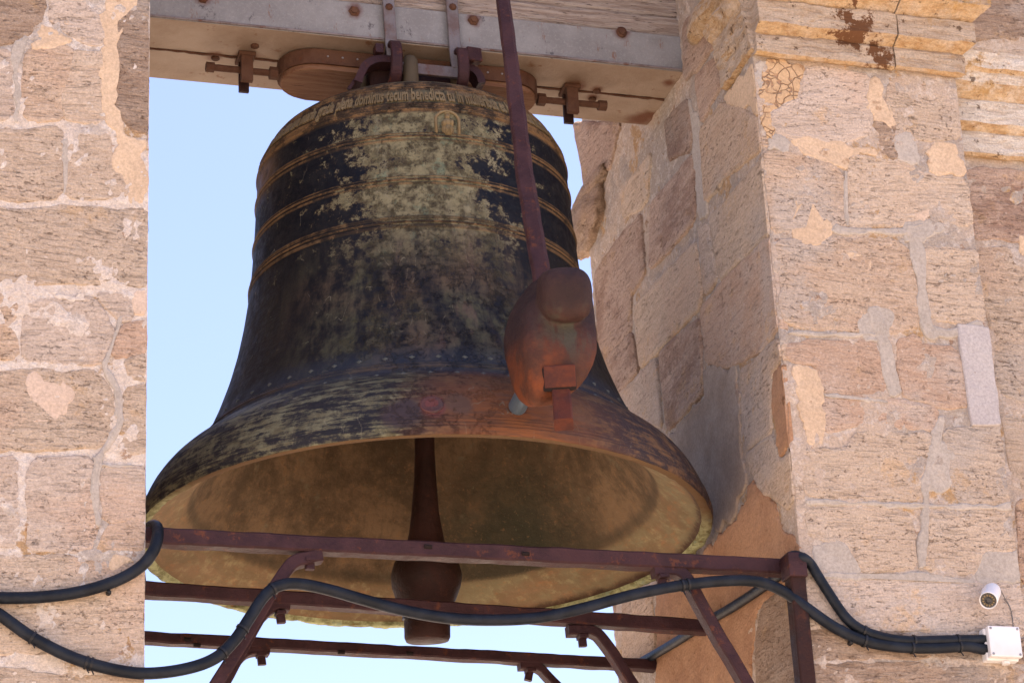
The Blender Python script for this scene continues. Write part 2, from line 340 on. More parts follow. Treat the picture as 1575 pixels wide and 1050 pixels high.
# ------------------------------------------------------------------ bell materials
def bell_mat(name, ridge=False):
    k = MK(name)
    sp = k.N('ShaderNodeSeparateXYZ'); k.set(sp.inputs[0], k.pos); Z = sp.outputs[2]
    xr = k.ma('ADD', k.ma('MULTIPLY', sp.outputs[0], .955), k.ma('MULTIPLY', sp.outputs[1], -.295))   # across the bell as seen from the yard
    n_big = k.noise(3.3, det=5, rough=.6); n_flk = k.noise(14, k.mp((1, 1, 1.25)), 12, .80, .25); n_f2 = k.noise(26, det=9, rough=.72)
    ver = k.noise(11, k.mp((1, 1, .18)), 7, .65); hor = k.noise(9, k.mp((1, 1, 9)), 7, .65)
    up = k.r(Z, .62, .95)
    zw = k.noise(5, k.mp((.2, .2, 1)), 2)
    pale = k.r(k.ma('ABSOLUTE', k.ma('ADD', k.ma('SUBTRACT', xr, .08), k.ma('MULTIPLY', k.ma('SUBTRACT', zw, .5), .5))), .42, .04)     # worn middle of the shoulder
    thr = k.ma('MULTIPLY_ADD', pale, .25, k.ma('MULTIPLY', n_flk, .78))
    thr = k.ma('ADD', thr, k.ma('MULTIPLY', k.ma('SUBTRACT', n_f2, .5), .40))
    thr = k.ma('ADD', thr, k.ma('MULTIPLY', k.ma('SUBTRACT', n_big, .5), .22))
    flake = k.r(thr, .555, .62)
    navy = k.mix(k.r(k.noise(20, det=6), .4, .65), (.0035, .0045, .0085), (.009, .010, .013))
    verd = k.mix(k.r(n_f2, .36, .62), (.055, .044, .024), (.19, .17, .10))
    verd = k.mix(k.ma('MULTIPLY', k.r(n_big, .50, .64), .6), verd, (.10, .12, .075))
    verd = k.mix(k.ma('MULTIPLY', k.r(ver, .53, .66), .6), verd, (.25, .23, .15)); verd = k.mix(k.r(k.noise(48, det=8, rough=.8), .54, .62), verd, (.045, .035, .022)); verd = k.mix(k.ma('MULTIPLY', k.r(k.noise(15, k.mp(loc=(5, 5, 5)), 7, .7), .56, .66), .6), verd, (.13, .17, .115))
    colA = k.mix(k.r(thr, .497, .512), navy, (.050, .036, .022))
    colA = k.mix(k.r(thr, .512, .545), colA, verd)
    colA = k.mix(k.ma('MULTIPLY', k.r(k.noise(40, k.mp((1, 1, .6)), 8, .82), .62, .67), .7), colA, (.11, .095, .055))
    # waist: brown and olive smears on black
    w1 = k.r(k.ma('ADD', k.ma('MULTIPLY', ver, .55), k.ma('MULTIPLY', n_flk, .5)), .46, .64)
    side = k.r(k.ma('ABSOLUTE', k.ma('SUBTRACT', xr, .03)), .48, .20)
    w1 = k.r(k.ma('ADD', k.ma('ADD', k.ma('MULTIPLY', k.noise(17, k.mp((1, 1, .16)), 9, .72), .5), k.ma('MULTIPLY', n_flk, .2)), k.ma('MULTIPLY', n_f2, .3)), .44, .60)
    waist = k.mix(k.ma('MULTIPLY', w1, k.ma('MULTIPLY_ADD', side, .58, .16)), k.mix(k.r(n_f2, .3, .7), (.0055, .006, .0095), (.015, .013, .013)), k.mix(k.r(n_big, .4, .62), (.098, .068, .044), (.080, .076, .045)))
    waist = k.mix(k.ma('MULTIPLY', k.r(k.noise(38, det=8, rough=.8), .62, .68), .55), waist, (.16, .15, .095))
    col = k.mix(up, waist, colA)
    # soundbow: green-ochre on the left, rust red on the right
    sb = k.mix(k.r(k.ma('ADD', k.ma('MULTIPLY', hor, .5), k.ma('MULTIPLY', n_flk, .6)), .50, .62), (.018, .017, .020), k.mix(k.r(n_f2, .35, .65), (.10, .085, .048), (.165, .155, .095)))
    sb2 = k.mix(k.r(k.ma('ADD', k.ma('MULTIPLY', hor, .4), k.ma('MULTIPLY', n_flk, .6)), .46, .60), (.030, .021, .023), (.14, .075, .036))
    sb = k.mix(k.r(xr, -.06, .10), sb, sb2)
    hz = Vector(at(800, 640, 1, -.88))
    sb = k.mix(k.near(tuple(hz), .33, .95, .40, 6), sb, k.mix(k.r(hor, .4, .65), (.175, .066, .026), (.10, .046, .027)))
    sb = k.mix(k.ma('MULTIPLY', k.r(Z, .235, .29), .9), sb, (.022, .027, .042))
    lo = k.r(k.ma('ADD', Z, k.ma('MULTIPLY', k.ma('SUBTRACT', n_flk, .5), .05)), .30, .265)
    col = k.mix(lo, col, sb)
    blue = k.ma('MULTIPLY', k.ma('MULTIPLY', k.r(Z, .40, .33), k.r(Z, .26, .30)), .5)
    col = k.mix(blue, col, (.028, .036, .055))
    # dents left by the hammer
    for px, py, rr, c_ in ((665, 622, .045, (.13, .045, .04)), (618, 626, .07, (.045, .032, .034)), (705, 622, .045, (.09, .05, .035))):
        col = k.mix(k.near(tuple(at(px, py, 1, -.86)), rr, .35, .35, 16), col, c_)
    # pink-brown vertical runs and chalky scratches
    col = k.mix(k.ma('MULTIPLY', k.ma('MULTIPLY', k.r(ver, .54, .66), k.r(k.ma('ABSOLUTE', k.ma('SUBTRACT', xr, .08)), .26, .05)), k.ma('MULTIPLY', k.r(Z, .95, .7), k.ma('MULTIPLY', k.r(Z, .28, .42), .5))), col, (.13, .08, .062))
    wv = k.N('ShaderNodeTexNoise'); k.set(wv.inputs['Vector'], k.mp((1, 1, .35))); wv.inputs['Scale'].default_value = 5; wv.inputs['Detail'].default_value = 3
    sc = k.ma('ABSOLUTE', k.ma('SUBTRACT', wv.outputs[0], .5)); col = k.mix(k.ma('MULTIPLY', k.ma('MULTIPLY', k.r(sc, .0022, .0006), k.r(n_f2, .5, .56)), .55), col, (.20, .175, .13))
    at_ = k.N('ShaderNodeAttribute', attribute_name='ridge', attribute_type='GEOMETRY').outputs['Fac']
    rc = k.mix(k.r(k.ma('ADD', n_flk, k.ma('MULTIPLY', k.ma('SUBTRACT', k.r(k.ma('ABSOLUTE', xr), .2, .5), .5), .10)), .40, .56), (.030, .020, .014), (.165, .098, .047))
    flank = k.ma('MULTIPLY', k.ma('MULTIPLY', k.r(k.ma('ADD', xr, k.ma('MULTIPLY', k.ma('SUBTRACT', n_flk, .5), .12)), -.40, -.47), k.r(Z, 1.08, 1.20)), .8)
    at_ = k.ma('MAXIMUM', at_, flank)
    col = k.mix(k.ma('MULTIPLY', at_, k.r(k.noise(30, det=6, rough=.75), .28, .48, .62, 1.)), col, rc)
    grime = k.ma('SUBTRACT', 1., at_)
    h = k.ma('ADD', k.ma('MULTIPLY', flake, .5), k.ma('ADD', k.ma('MULTIPLY', n_f2, .6), k.ma('MULTIPLY', hor, .4)))
    return k.fin(col, k.r(n_f2, .35, .65, .5, .75), .0, bump=h, bd=.003, spec=.16)
M['bell'] = bell_mat('patinated_bronze')
k = MK('bell_inside_bronze')
sp = k.N('ShaderNodeSeparateXYZ'); k.set(sp.inputs[0], k.pos)
n1 = k.noise(5, det=7, rough=.65); n2 = k.noise(24, det=8, rough=.75); hor = k.noise(7, k.mp((1, 1, 7)), 7, .65)
col = k.mix(k.r(k.ma('ADD', k.ma('MULTIPLY', n1, .6), k.ma('MULTIPLY', n2, .4)), .40, .60), (.085, .055, .029), (.19, .122, .066))
col = k.mix(k.ma('MULTIPLY', k.r(n2, .55, .68), .5), col, (.24, .125, .05))
bowl = k.r(k.ma('ADD', sp.outputs[2], k.ma('MULTIPLY', n1, .03)), .130, .108)
rad = k.N('ShaderNodeMath', operation='ARCTAN2'); k.set(rad.inputs[0], sp.outputs[1]); k.set(rad.inputs[1], sp.outputs[0]); cx3 = k.N('ShaderNodeCombineXYZ'); k.set(cx3.inputs[0], k.ma('MULTIPLY', rad.outputs[0], 9.)); k.set(cx3.inputs[1], k.ma('MULTIPLY', sp.outputs[2], 2.))
stk = k.noise(3, cx3.outputs[0], 8, .7); col = k.mix(k.ma('MULTIPLY', k.r(stk, .5, .66), .4), col, (.085, .062, .035)); col = k.mix(k.ma('MULTIPLY', k.r(k.noise(13, det=9, rough=.78), .56, .66), .5), col, (.16, .14, .085))
gr = k.mix(k.r(hor, .4, .65), (.20, .14, .07), (.25, .155, .08))
gr = k.mix(k.ma('MULTIPLY', k.r(sp.outputs[0], -.2, .35), k.r(n1, .42, .6)), gr, (.21, .185, .10))
col = k.mix(k.ma('MULTIPLY', bowl, .7), col, gr)
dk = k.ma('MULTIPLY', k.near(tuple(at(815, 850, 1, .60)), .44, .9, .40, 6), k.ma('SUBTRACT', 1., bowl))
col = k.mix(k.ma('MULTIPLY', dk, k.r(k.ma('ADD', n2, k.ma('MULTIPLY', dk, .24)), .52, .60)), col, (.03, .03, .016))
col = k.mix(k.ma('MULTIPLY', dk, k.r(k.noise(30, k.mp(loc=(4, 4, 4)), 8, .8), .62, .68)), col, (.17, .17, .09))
col = k.mix(k.ma('MULTIPLY', k.r(k.noise(60, k.mp((1, 1, 1)), 4, .8), .58, .68), .35), col, (.30, .16, .07))
ol = k.r(k.noise(17, k.mp((1, 1, 4)), 7, .7), .54, .64)
col = k.mix(k.ma('MULTIPLY', k.ma('MULTIPLY', ol, bowl), .35), col, (.34, .15, .06))
col = k.mix(k.ma('MULTIPLY', k.ma('MULTIPLY', k.r(n2, .50, .66), bowl), .35), col, (.34, .32, .17))
col = k.mix(k.ma('MULTIPLY', k.r(k.ma('ABSOLUTE', k.ma('SUBTRACT', k.ma('ADD', sp.outputs[2], k.ma('MULTIPLY', n1, .03)), .140)), .028, .0), .55), col, (.06, .045, .025))
col = k.mix(k.ma('MULTIPLY', k.r(k.ma('ADD', sp.outputs[2], k.ma('MULTIPLY', n2, -.05)), .012, -.012), k.r(sp.outputs[0], .2, .6)), col, (.06, .03, .015))
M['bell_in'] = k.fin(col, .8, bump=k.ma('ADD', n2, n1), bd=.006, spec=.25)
k = MK('verdigris_rim'); n1 = k.noise(22, det=8, rough=.75)
col = k.mix(k.r(n1, .38, .62), (.17, .16, .07), (.42, .44, .24)); col = k.mix(k.r(k.noise(14, det=6), .58, .66), col, (.25, .30, .20)); col = k.mix(k.r(n1, .40, .34), col, (.20, .10, .03)); sp = k.N('ShaderNodeSeparateXYZ'); k.set(sp.inputs[0], k.pos); col = k.mix(k.r(sp.outputs[1], -.45, -.1), (.13, .075, .035), col)
M['bell_rim'] = k.fin(col, .85, bump=n1, bd=.012, spec=.2)
k = MK('grey_bronze_top'); n1 = k.noise(12, det=7, rough=.7)
M['bell_top'] = k.fin(k.mix(k.r(n1, .4, .6), (.06, .058, .06), (.17, .15, .12)), .7, bump=n1, bd=.005)

# ------------------------------------------------------------------ ground
k = MK('dusty_stone_paving'); n1 = k.noise(.35, det=8, rough=.6)
gcol = k.mix(k.r(n1, .35, .65), (.55, .43, .33), (.62, .50, .40)); br_ = k.N('ShaderNodeTexBrick'); k.set(br_.inputs['Vector'], k.mp((1, 1, 1)))
br_.inputs['Scale'].default_value = 1.4; br_.inputs['Color1'].default_value = (1, 1, 1, 1); br_.inputs['Color2'].default_value = (.88, .86, .84, 1); br_.inputs['Mortar'].default_value = (.6, .58, .55, 1); br_.inputs['Mortar Size'].default_value = .008
M['ground'] = k.fin(k.mix(1., gcol, br_.outputs[0], 'MULTIPLY'), .95, bump=k.noise(8, det=6), bd=.01, spec=.1)
GZ = -4.35
bm = bmesh.new(); bmesh.ops.create_grid(bm, x_segments=40, y_segments=40, size=1500, matrix=Matrix.Translation((0, 0, GZ)))
tag(mesh('ground', bm, M['ground']), 'pale dusty stone paving spreading out below the belfry', kind='structure')

# ------------------------------------------------------------------ faces of the belfry
XL, XR, YF, YB, YW = -1.0, .925, -.765, .93, -.64
PE = 1.622                                     # outer edge of the right pilaster
FACE = {'F': (1, YF, lambda u, v, h: Vector((u, YF-h, v)), 0), 'V': (0, XR, lambda u, v, h: Vector((XR-h, u, v)), 1),
        'W': (1, YW, lambda u, v, h: Vector((u, YW-h, v)), 0), 'L': (0, XL, lambda u, v, h: Vector((XL+h, u, v)), 1)}
def px2(face, pts):
    ax, val, _, ui = FACE[face]; out = []
    for x, y in pts:
        p = at(x, y, ax, val); out.append((p[ui], p[2]))
    return out
def stone(face, poly, mat, parent, h=.004, bev=.010, jit=.007, name='stone', rnd=1, skirt=.03, step=.03, label=None, rdc=.012, grow=.010):
    pl = [Vector(p).to_2d() for p in poly]
    for _ in range(rnd):
        q = []
        for i in range(len(pl)):
            a, b = pl[i], pl[(i+1) % len(pl)]; c = min(.25, rdc/max((b-a).length, 1e-4)); q += [a.lerp(b, c), a.lerp(b, 1-c)]
        pl = q
    q = []
    for i in range(len(pl)):
        a, b = pl[i], pl[(i+1) % len(pl)]; n = max(1, round((b-a).length/step))
        q += [a.lerp(b, j/n) for j in range(n)]
    area = sum(q[i-1].x*q[i].y-q[i].x*q[i-1].y for i in range(len(q)))
    if area < 0: q.reverse()
    sd = random.random()*50; n = len(q); nr = []
    for i in range(n):
        d = (q[(i+1) % n]-q[i-1]); d = d.normalized() if d.length else Vector((1, 0)); nr.append(Vector((d.y, -d.x)))
    q2 = [q[i]+nr[i]*jit*(noise.noise(Vector((q[i].x*14, q[i].y*14, sd)))*1.5+noise.noise(Vector((q[i].x*45, q[i].y*45, sd)))*.9) for i in range(n)]
    T = FACE[face][2]; bm = bmesh.new(); rings = []
    for off, hh in ((grow, -skirt), (grow, -.002), (grow-bev*.45, h*.7), (grow-bev*1.3, h)):
        ring = []
        for i in range(n):
            p = q2[i]+nr[i]*off
            if face == 'F':
                e_ = .006*noise.noise(Vector((p.y*16, 2, 0)))+.0035*noise.noise(Vector((p.y*50, 2, 0)))
                if p.x > 0: p.x = min(PE+.003+e_, max(XR-.003+e_, p.x))
                else: p.x = min(XL+.002+e_, p.x)
            if face == 'V': p.x = max(YF-.001, p.x)
            e = noise.noise(Vector((p.x*20, p.y*20, sd+3)))*.0022 if hh > 0 else 0
            ring.append(bm.verts.new(T(p.x, p.y, hh+e)))
        rings.append(ring)
    for a, b in zip(rings[:-1], rings[1:]):
        for i in range(n): bm.faces.new((a[i], a[(i+1) % n], b[(i+1) % n], b[i]))
    f = bm.faces.new(rings[-1])
    o = mesh(name, bm, M[mat], parent)
    if label: o['label'] = label
    return o
def ribbon(face, mat, pts, wd, par, name='joint_mortar'):        # a run of joint filling of varying width
    L_ = []; R_ = []
    for i, (x, y) in enumerate(pts):
        a = pts[max(0, i-1)]; b = pts[min(len(pts)-1, i+1)]; d = Vector((b[0]-a[0], b[1]-a[1])).normalized(); w_ = wd*(1+.35*noise.noise(Vector((x*.07, y*.07, 1))))/2
        L_.append((x-d.y*w_, y+d.x*w_)); R_.append((x+d.y*w_, y-d.x*w_))
    return stone(face, px2(face, L_+R_[::-1]), mat, par, h=.006, bev=.005, jit=.008, name=name, rnd=1, step=.018, grow=.0)
def sheet(face, u0_, u1_, v0, v1, mat, parent, step=.011, amp=.0065, base=.0012, name='mortar'):
    T = FACE[face][2]; nu = int((u1_-u0_)/step); nv = int((v1-v0)/step); vs = []; fs = []
    for j in range(nv+1):
        for i in range(nu+1):
            u = u0_+(u1_-u0_)*i/nu; v = v0+(v1-v0)*j/nv
            h = base+amp*(fb((u, v, 1.7), 7, 3)*.9+noise.noise(Vector((u*40, v*40, 3)))*.55+noise.noise(Vector((u*90, v*90, 8)))*.35)
            vs.append(T(u, v, max(-.012, min(.012, h))))
    for j in range(nv):
        for i in range(nu):
            a = j*(nu+1)+i; fs.append((a, a+1, a+nu+2, a+nu+1))
    me = bpy.data.meshes.new(name); me.from_pydata(vs, [], fs); me.polygons.foreach_set('use_smooth', [True]*len(fs))
    return link(name, me, M[mat], parent)
def courses(face, u0_, u1_, vs, parent, mat='stone', wmin=.3, wmax=.55, gap=.02):   # plain running courses
    for v0, v1 in zip(vs[:-1], vs[1:]):
        u = u0_
        while u < u1_-.02:
            w_ = random.uniform(wmin, wmax)
            if u1_-(u+w_) < .18: w_ = u1_-u
            stone(face, [(u+gap/2, v0+gap/2), (u+w_-gap/2, v0+gap/2), (u+w_-gap/2, v1-gap/2), (u+gap/2, v1-gap/2)], mat, parent, step=.09)
            u += w_

lp = empty('stone_pier', (-1.35, 0, GZ), 'left stone pier with white lime joints and an ochre plaster streak beside the bell', 'pier')
rp = empty('stone_pier', (1.27, 0, GZ), 'right stone pier with grey cement joints, its shaded inner side facing the bell', 'pier')
# cores
for par, x0, x1 in ((lp, -1.69, XL), (rp, XR, PE)):
    bm = bmesh.new(); box(bm, (x0+.012, YF+.014, GZ), (x1-.012, YB-.012, 2.3)); mesh('core', bm, M['mortar_grey'], par)
sheet('F', -1.69, XL+.004, -1.2, 2.2, 'mortar_white', lp)
sheet('F', XR-.003, PE, -1.2, 1.50, 'mortar_grey', rp)
sheet('V', YF-.003, YB, -1.0, 2.3, 'mortar_grey', rp, amp=.0065, base=-.001)
sheet('L', YF, YB, -1.0, 2.3, 'mortar_grey', lp, step=.03)
# outer/back surfaces of the piers that only show from the side
courses('L', YF+.01, YB-.01, [-1.0+.33*i for i in range(11)], lp)

# ---- left pier, front: stones as laid in the photograph
LPX = [
 ('stone_rough', [(-60, -30), (70, -25), (66, 28), (40, 52), (12, 68), (-60, 70)]),
 ('stone', [(76, -30), (126, -30), (128, 8), (152, 22), (161, 68), (128, 66), (108, 50), (80, 38)]),
 ('stone', [(-60, 76), (16, 76), (20, 182), (-60, 190)]),
 ('stone', [(38, 78), (108, 75), (104, 110), (92, 150), (96, 186), (38, 182)]),
 ('stone', [(112, 78), (160, 82), (156, 188), (100, 187), (97, 150), (108, 112)]),
 ('stone_rough', [(184, 30), (226, -4), (229, 130), (228, 204), (212, 198), (188, 180), (178, 150), (186, 110), (182, 70)]),
 ('stone_rough', [(232-20, -30), (231, -30), (230, -6), (216, 4), (205, 6)]),
 ('stone', [(-60, 202), (92, 200), (96, 290), (80, 305), (-60, 302)]),
 ('stone', [(114, 206), (168, 206), (171, 262), (197, 274), (199, 303), (103, 304), (106, 230)]),
 ('stone', [(-60, 322), (228, 322), (228, 436), (150, 436), (60, 432), (26, 440), (-60, 432)]),
 ('stone', [(-60, 456), (24, 452), (30, 480), (18, 500), (24, 548), (-60, 548)]),
 ('stone', [(38, 466), (112, 458), (140, 460), (164, 492), (176, 508), (164, 536), (152, 560), (60, 560), (38, 552)]),
 ('stone', [(146, 452), (200, 452), (202, 488), (186, 492), (172, 476)]),
 ('pink', [(206, 450), (227, 449), (228, 484), (202, 482)]),
 ('stone_smooth', [(190, 498), (228, 494), (228, 542), (172, 548), (182, 524)]),
 ('stone', [(192, 552), (228, 546), (228, 584), (200, 582)]),
 ('stone', [(-60, 574), (40, 572), (60, 570), (150, 574), (172, 604), (174, 650), (152, 686), (60, 690), (-60, 688)]),
 ('stone', [(192, 600), (228, 592), (228, 692), (186, 694), (192, 660), (194, 632)]),
 ('stone', [(-60, 706), (24, 704), (22, 750), (28, 840), (-60, 842)]),
 ('stone', [(52, 706), (140, 708), (142, 780), (146, 806), (136, 848), (44, 842), (42, 760)]),
 ('stone', [(160, 722), (226, 718), (226, 796), (164, 800), (158, 760)]),
 ('stone', [(166, 808), (226, 802), (225, 846), (150, 850)]),
 ('stone', [(-60, 860), (60, 856), (150, 864), (225, 870), (224, 1012), (120, 1010), (30, 1000), (-60, 1006)]),
 ('stone', [(-60, 1030), (30, 1034), (130, 1042), (224, 1036), (224, 1110), (-60, 1110)]),
]
VAR = random.Random(3)
def vary(m_): return VAR.choice(('stone', 'stone_grey', 'stone_warm', 'stone')) if m_ == 'stone' else m_
for m_, p in LPX: stone('F', px2('F', p), vary(m_), lp)
def patch(face, mat, pts, par, h=.0044, name='plaster_patch', **kw): return stone(face, px2(face, pts), mat, par, h=h, bev=.006, jit=.016, name=name, rnd=2, step=.012, grow=.0, **kw)
for m_, p in [('ochre', [(160, -30), (222, -30), (212, 0), (188, 28), (180, 70), (176, 112), (178, 150), (186, 182), (196, 204), (229, 215), (229, 320), (198, 320), (196, 300), (198, 272), (172, 256), (170, 206), (160, 190), (158, 120), (166, 60), (150, 20), (160, 0)]),
              ('ochre', [(44, 78), (60, 34), (82, 42), (110, 56), (114, 72), (60, 78)]),
              ('cement', [(16, 72), (44, 50), (40, 74), (28, 92), (32, 190), (22, 188)]),
              ('cement', [(96, 208), (106, 216), (104, 300), (97, 300)]),
              ('pink', [(44, 572), (60, 564), (108, 566), (116, 594), (114, 628), (96, 642), (76, 646), (50, 634), (40, 600)]),
              ('ochre', [(170, 862), (180, 854), (214, 858), (200, 874), (176, 876)]),
              ('limewash', [(86, 454), (134, 456), (136, 462), (110, 466), (88, 462)])]:
    patch('F', m_, p, lp)
ribbon('F', 'cement', [(186, 486), (180, 512), (168, 538), (158, 562), (170, 584), (182, 604), (180, 632), (186, 650), (172, 676), (152, 700), (147, 740), (146, 780), (154, 812)], 12, lp)
ribbon('F', 'cement', [(152, 716), (176, 718), (204, 716)], 9, lp)
courses('F', -1.685, XL, [1.95, 2.28], lp)
courses('F', -1.685, -1.50, [-1.0, -.72, -.4, -.1, .2, .5, .8, 1.1, 1.4, 1.7, 1.95], lp, wmin=.2, wmax=.2)
courses('F', -1.685, XL, [-1.2, -.82], lp)

# ---- right pier, front
RPX = [
 ('stone', [(1238, 108), (1260, 106), (1337, 116), (1341, 204), (1290, 220), (1236, 214), (1190, 204), (1186, 176), (1214, 160), (1236, 146)]),
 ('stone', [(1372, 120), (1470, 128), (1474, 214), (1412, 216), (1378, 206), (1362, 165)]),
 ('stone', [(1176, 234), (1216, 236), (1280, 252), (1302, 280), (1302, 352), (1206, 354), (1190, 356)]),
 ('stone', [(1306, 240), (1392, 248), (1414, 268), (1486, 276), (1494, 346), (1440, 344), (1306, 350)]),
 ('stone', [(1194, 372), (1262, 366), (1380, 372), (1400, 386), (1408, 440), (1412, 500), (1372, 512), (1300, 508), (1206, 500)]),
 ('stone', [(1424, 382), (1504, 386), (1516, 488), (1480, 496), (1436, 490), (1422, 470)]),
 ('stone_smooth', [(1210, 528), (1342, 524), (1352, 548), (1360, 598), (1334, 608), (1268, 604), (1254, 560), (1214, 552)]),
 ('stone_smooth', [(1380, 524), (1410, 518), (1418, 532), (1466, 536), (1480, 560), (1490, 622), (1448, 624), (1396, 612), (1384, 570)]),
 ('stone_smooth', [(1264, 612), (1344, 612), (1440, 628), (1440, 662), (1320, 652), (1268, 664)]),
 ('stone', [(1320, 664), (1430, 668), (1436, 692), (1420, 750), (1408, 768), (1330, 766), (1240, 758), (1234, 692), (1300, 690)]),
 ('stone', [(1452, 662), (1548, 658), (1562, 774), (1476, 774), (1460, 730)]),
 ('stone', [(1242, 784), (1330, 780), (1400, 790), (1408, 870), (1330, 882), (1318, 862), (1298, 838), (1244, 826)]),
 ('stone', [(1424, 790), (1500, 784), (1564, 790), (1572, 842), (1516, 850), (1500, 882), (1426, 876)]),
 ('stone', [(1238, 892), (1330, 890), (1450, 894), (1590, 904), (1590, 972), (1440, 972), (1238, 964)]),
 ('stone_rough', [(1238, 970), (1330, 972), (1440, 980), (1590, 982), (1590, 1016), (1440, 1008), (1238, 1010)]),
 ('stone_rough', [(1238, 1024), (1400, 1020), (1590, 1030), (1590, 1110), (1238, 1110)]),
]
for m_, p in RPX: stone('F', px2('F', p), vary(m_), rp, h=.004)
for m_, p in [('ochre_crack', [(1172, 94), (1200, 92), (1238, 104), (1238, 134), (1216, 158), (1186, 178), (1192, 214), (1178, 222), (1168, 140)]),
              ('cement', [(1162, 90), (1182, 92), (1176, 118), (1172, 140), (1166, 130)]),
              ('ochre', [(1338, 112), (1352, 112), (1366, 158), (1380, 196), (1372, 206), (1344, 188), (1334, 150)]),
              ('stone_rough', [(1344, 184), (1368, 180), (1380, 202), (1374, 224), (1380, 242), (1356, 244), (1346, 216)]),
              ('cement', [(1376, 200), (1402, 206), (1414, 232), (1418, 262), (1392, 254), (1378, 236)]),
              ('ochre', [(1414, 228), (1472, 220), (1484, 246), (1486, 272), (1424, 268)]),
              ('ochre', [(1212, 214), (1276, 216), (1300, 220), (1348, 222), (1350, 238), (1306, 240), (1300, 266), (1280, 250), (1240, 236)]),
              ('ochre', [(1220, 300), (1240, 292), (1258, 300), (1270, 326), (1278, 340), (1272, 376), (1250, 388), (1226, 378), (1218, 340)]),
              ('cement', [(1178, 222), (1190, 208), (1216, 218), (1214, 234), (1180, 232)]),
              ('ochre', [(1298, 384), (1330, 386), (1344, 404), (1340, 424), (1318, 418), (1298, 408)]),
              ('cement', [(1248, 834), (1288, 832), (1310, 848), (1326, 874), (1322, 888), (1278, 882), (1250, 878)]),
              ('cement', [(1512, 852), (1576, 842), (1576, 900), (1504, 894), (1502, 880)]),
              ('ochre', [(1216, 560), (1252, 558), (1262, 600), (1264, 686), (1234, 684)]),
              ('pink', [(1400, 326), (1424, 316), (1440, 330), (1432, 346), (1408, 350)]),
              ]:
    patch('F', m_, p, rp)
for pts_, w_ in (([(1300, 262), (1299, 300), (1303, 350)], 7), ([(1278, 352), (1310, 358), (1350, 356), (1392, 358), (1420, 352), (1450, 350)], 15), ([(1398, 346), (1408, 380), (1416, 420), (1418, 462), (1424, 500), (1440, 520)], 17),
                 ([(1436, 346), (1420, 358), (1410, 372)], 22), ([(1212, 512), (1260, 514), (1300, 516), (1350, 514)], 10), ([(1424, 508), (1460, 514), (1510, 500)], 14),
                 ([(1340, 470), (1350, 500), (1362, 540), (1368, 580), (1380, 612)], 22), ([(1446, 640), (1440, 680), (1428, 720), (1420, 760), (1424, 800), (1418, 840), (1416, 876)], 16),
                 ([(1240, 772), (1300, 774), (1360, 776), (1420, 778), (1500, 780), (1570, 780)], 9), ([(1240, 884), (1330, 888), (1420, 884), (1500, 896)], 7), ([(1366, 620), (1300, 610), (1266, 608)], 6)):
    ribbon('F', 'cement', pts_, w_, rp)
for c_ in ([(1322, 478), (1338, 466), (1360, 466), (1372, 482), (1370, 510), (1356, 530), (1334, 528), (1318, 506)], [(1388, 352), (1410, 336), (1440, 340), (1446, 360), (1424, 380), (1402, 378)], [(1424, 700), (1446, 664), (1466, 700), (1462, 746), (1440, 766), (1422, 756)]): patch('F', 'cement', c_, rp)
sl_ = stone('F', px2('F', [(1474, 502), (1521, 508), (1549, 650), (1496, 652)]), 'slab', rp, h=.009, jit=.001, bev=.003, rnd=0, name='repair_slab', label='smooth pale grey repair slab')

# ---- right pier, inner side (reveal)
RVX = [
 ('stone', [(1078, 200), (1110, 160), (1140, 166), (1166, 184), (1172, 228), (1116, 272), (1086, 312)]),
 ('stone_red', [(1024, 188), (1058, 152), (1066, 200), (1062, 232), (1030, 246)]),
 ('stone_red', [(1003, 312), (1066, 240), (1072, 334), (1030, 386), (1000, 414)]),
 ('stone', [(957, 296), (1001, 236), (998, 300), (986, 320), (960, 334)]),
 ('stone_red', [(883, 190), (956, 190), (940, 256), (902, 292)]),
 ('stone', [(1093, 336), (1178, 240), (1190, 352), (1110, 430)]),
 ('stone', [(1076, 352), (1090, 346), (1104, 432), (1086, 454)]),
 ('stone', [(978, 470), (1071, 372), (1080, 452), (1073, 478), (986, 565), (980, 520)]),
 ('stone_red', [(916, 420), (950, 370), (986, 330), (994, 420), (972, 452), (974, 505), (924, 560)]),
 ('stone_red', [(926, 560), (974, 510), (982, 570), (956, 602), (936, 590)]),
 ('stone_smooth', [(1122, 424), (1184, 364), (1196, 390), (1203, 494), (1172, 542), (1122, 564), (1088, 556), (1079, 476)]),
 ('stone', [(956, 606), (1010, 552), (1020, 656), (986, 650), (970, 640)]),
 ('stone_red', [(1014, 545), (1076, 488), (1082, 600), (1028, 662)]),
 ('stone', [(1140, 574), (1196, 522), (1208, 540), (1188, 576), (1186, 664), (1150, 692)]),
 ('stone', [(1150, 700), (1188, 668), (1200, 708), (1230, 690), (1238, 738), (1212, 782), (1190, 766), (1166, 744)]),
 ('stone_rough', [(1176, 930), (1206, 906), (1228, 900), (1236, 1060), (1166, 1060), (1164, 980)]),
 ('stone', [(958, 930), (1004, 902), (1008, 1010), (960, 1020)]),
 ('stone_red', [(1070, 120), (1100, 90), (1110, 130), (1080, 190)]),
 ('stone_red', [(1052, 40), (1088, 0), (1104, 60), (1070, 110), (1054, 120)]),
]
for m_, p in RVX: stone('V', px2('V', p), vary(m_), rp, h=.008, bev=.012, jit=.006)
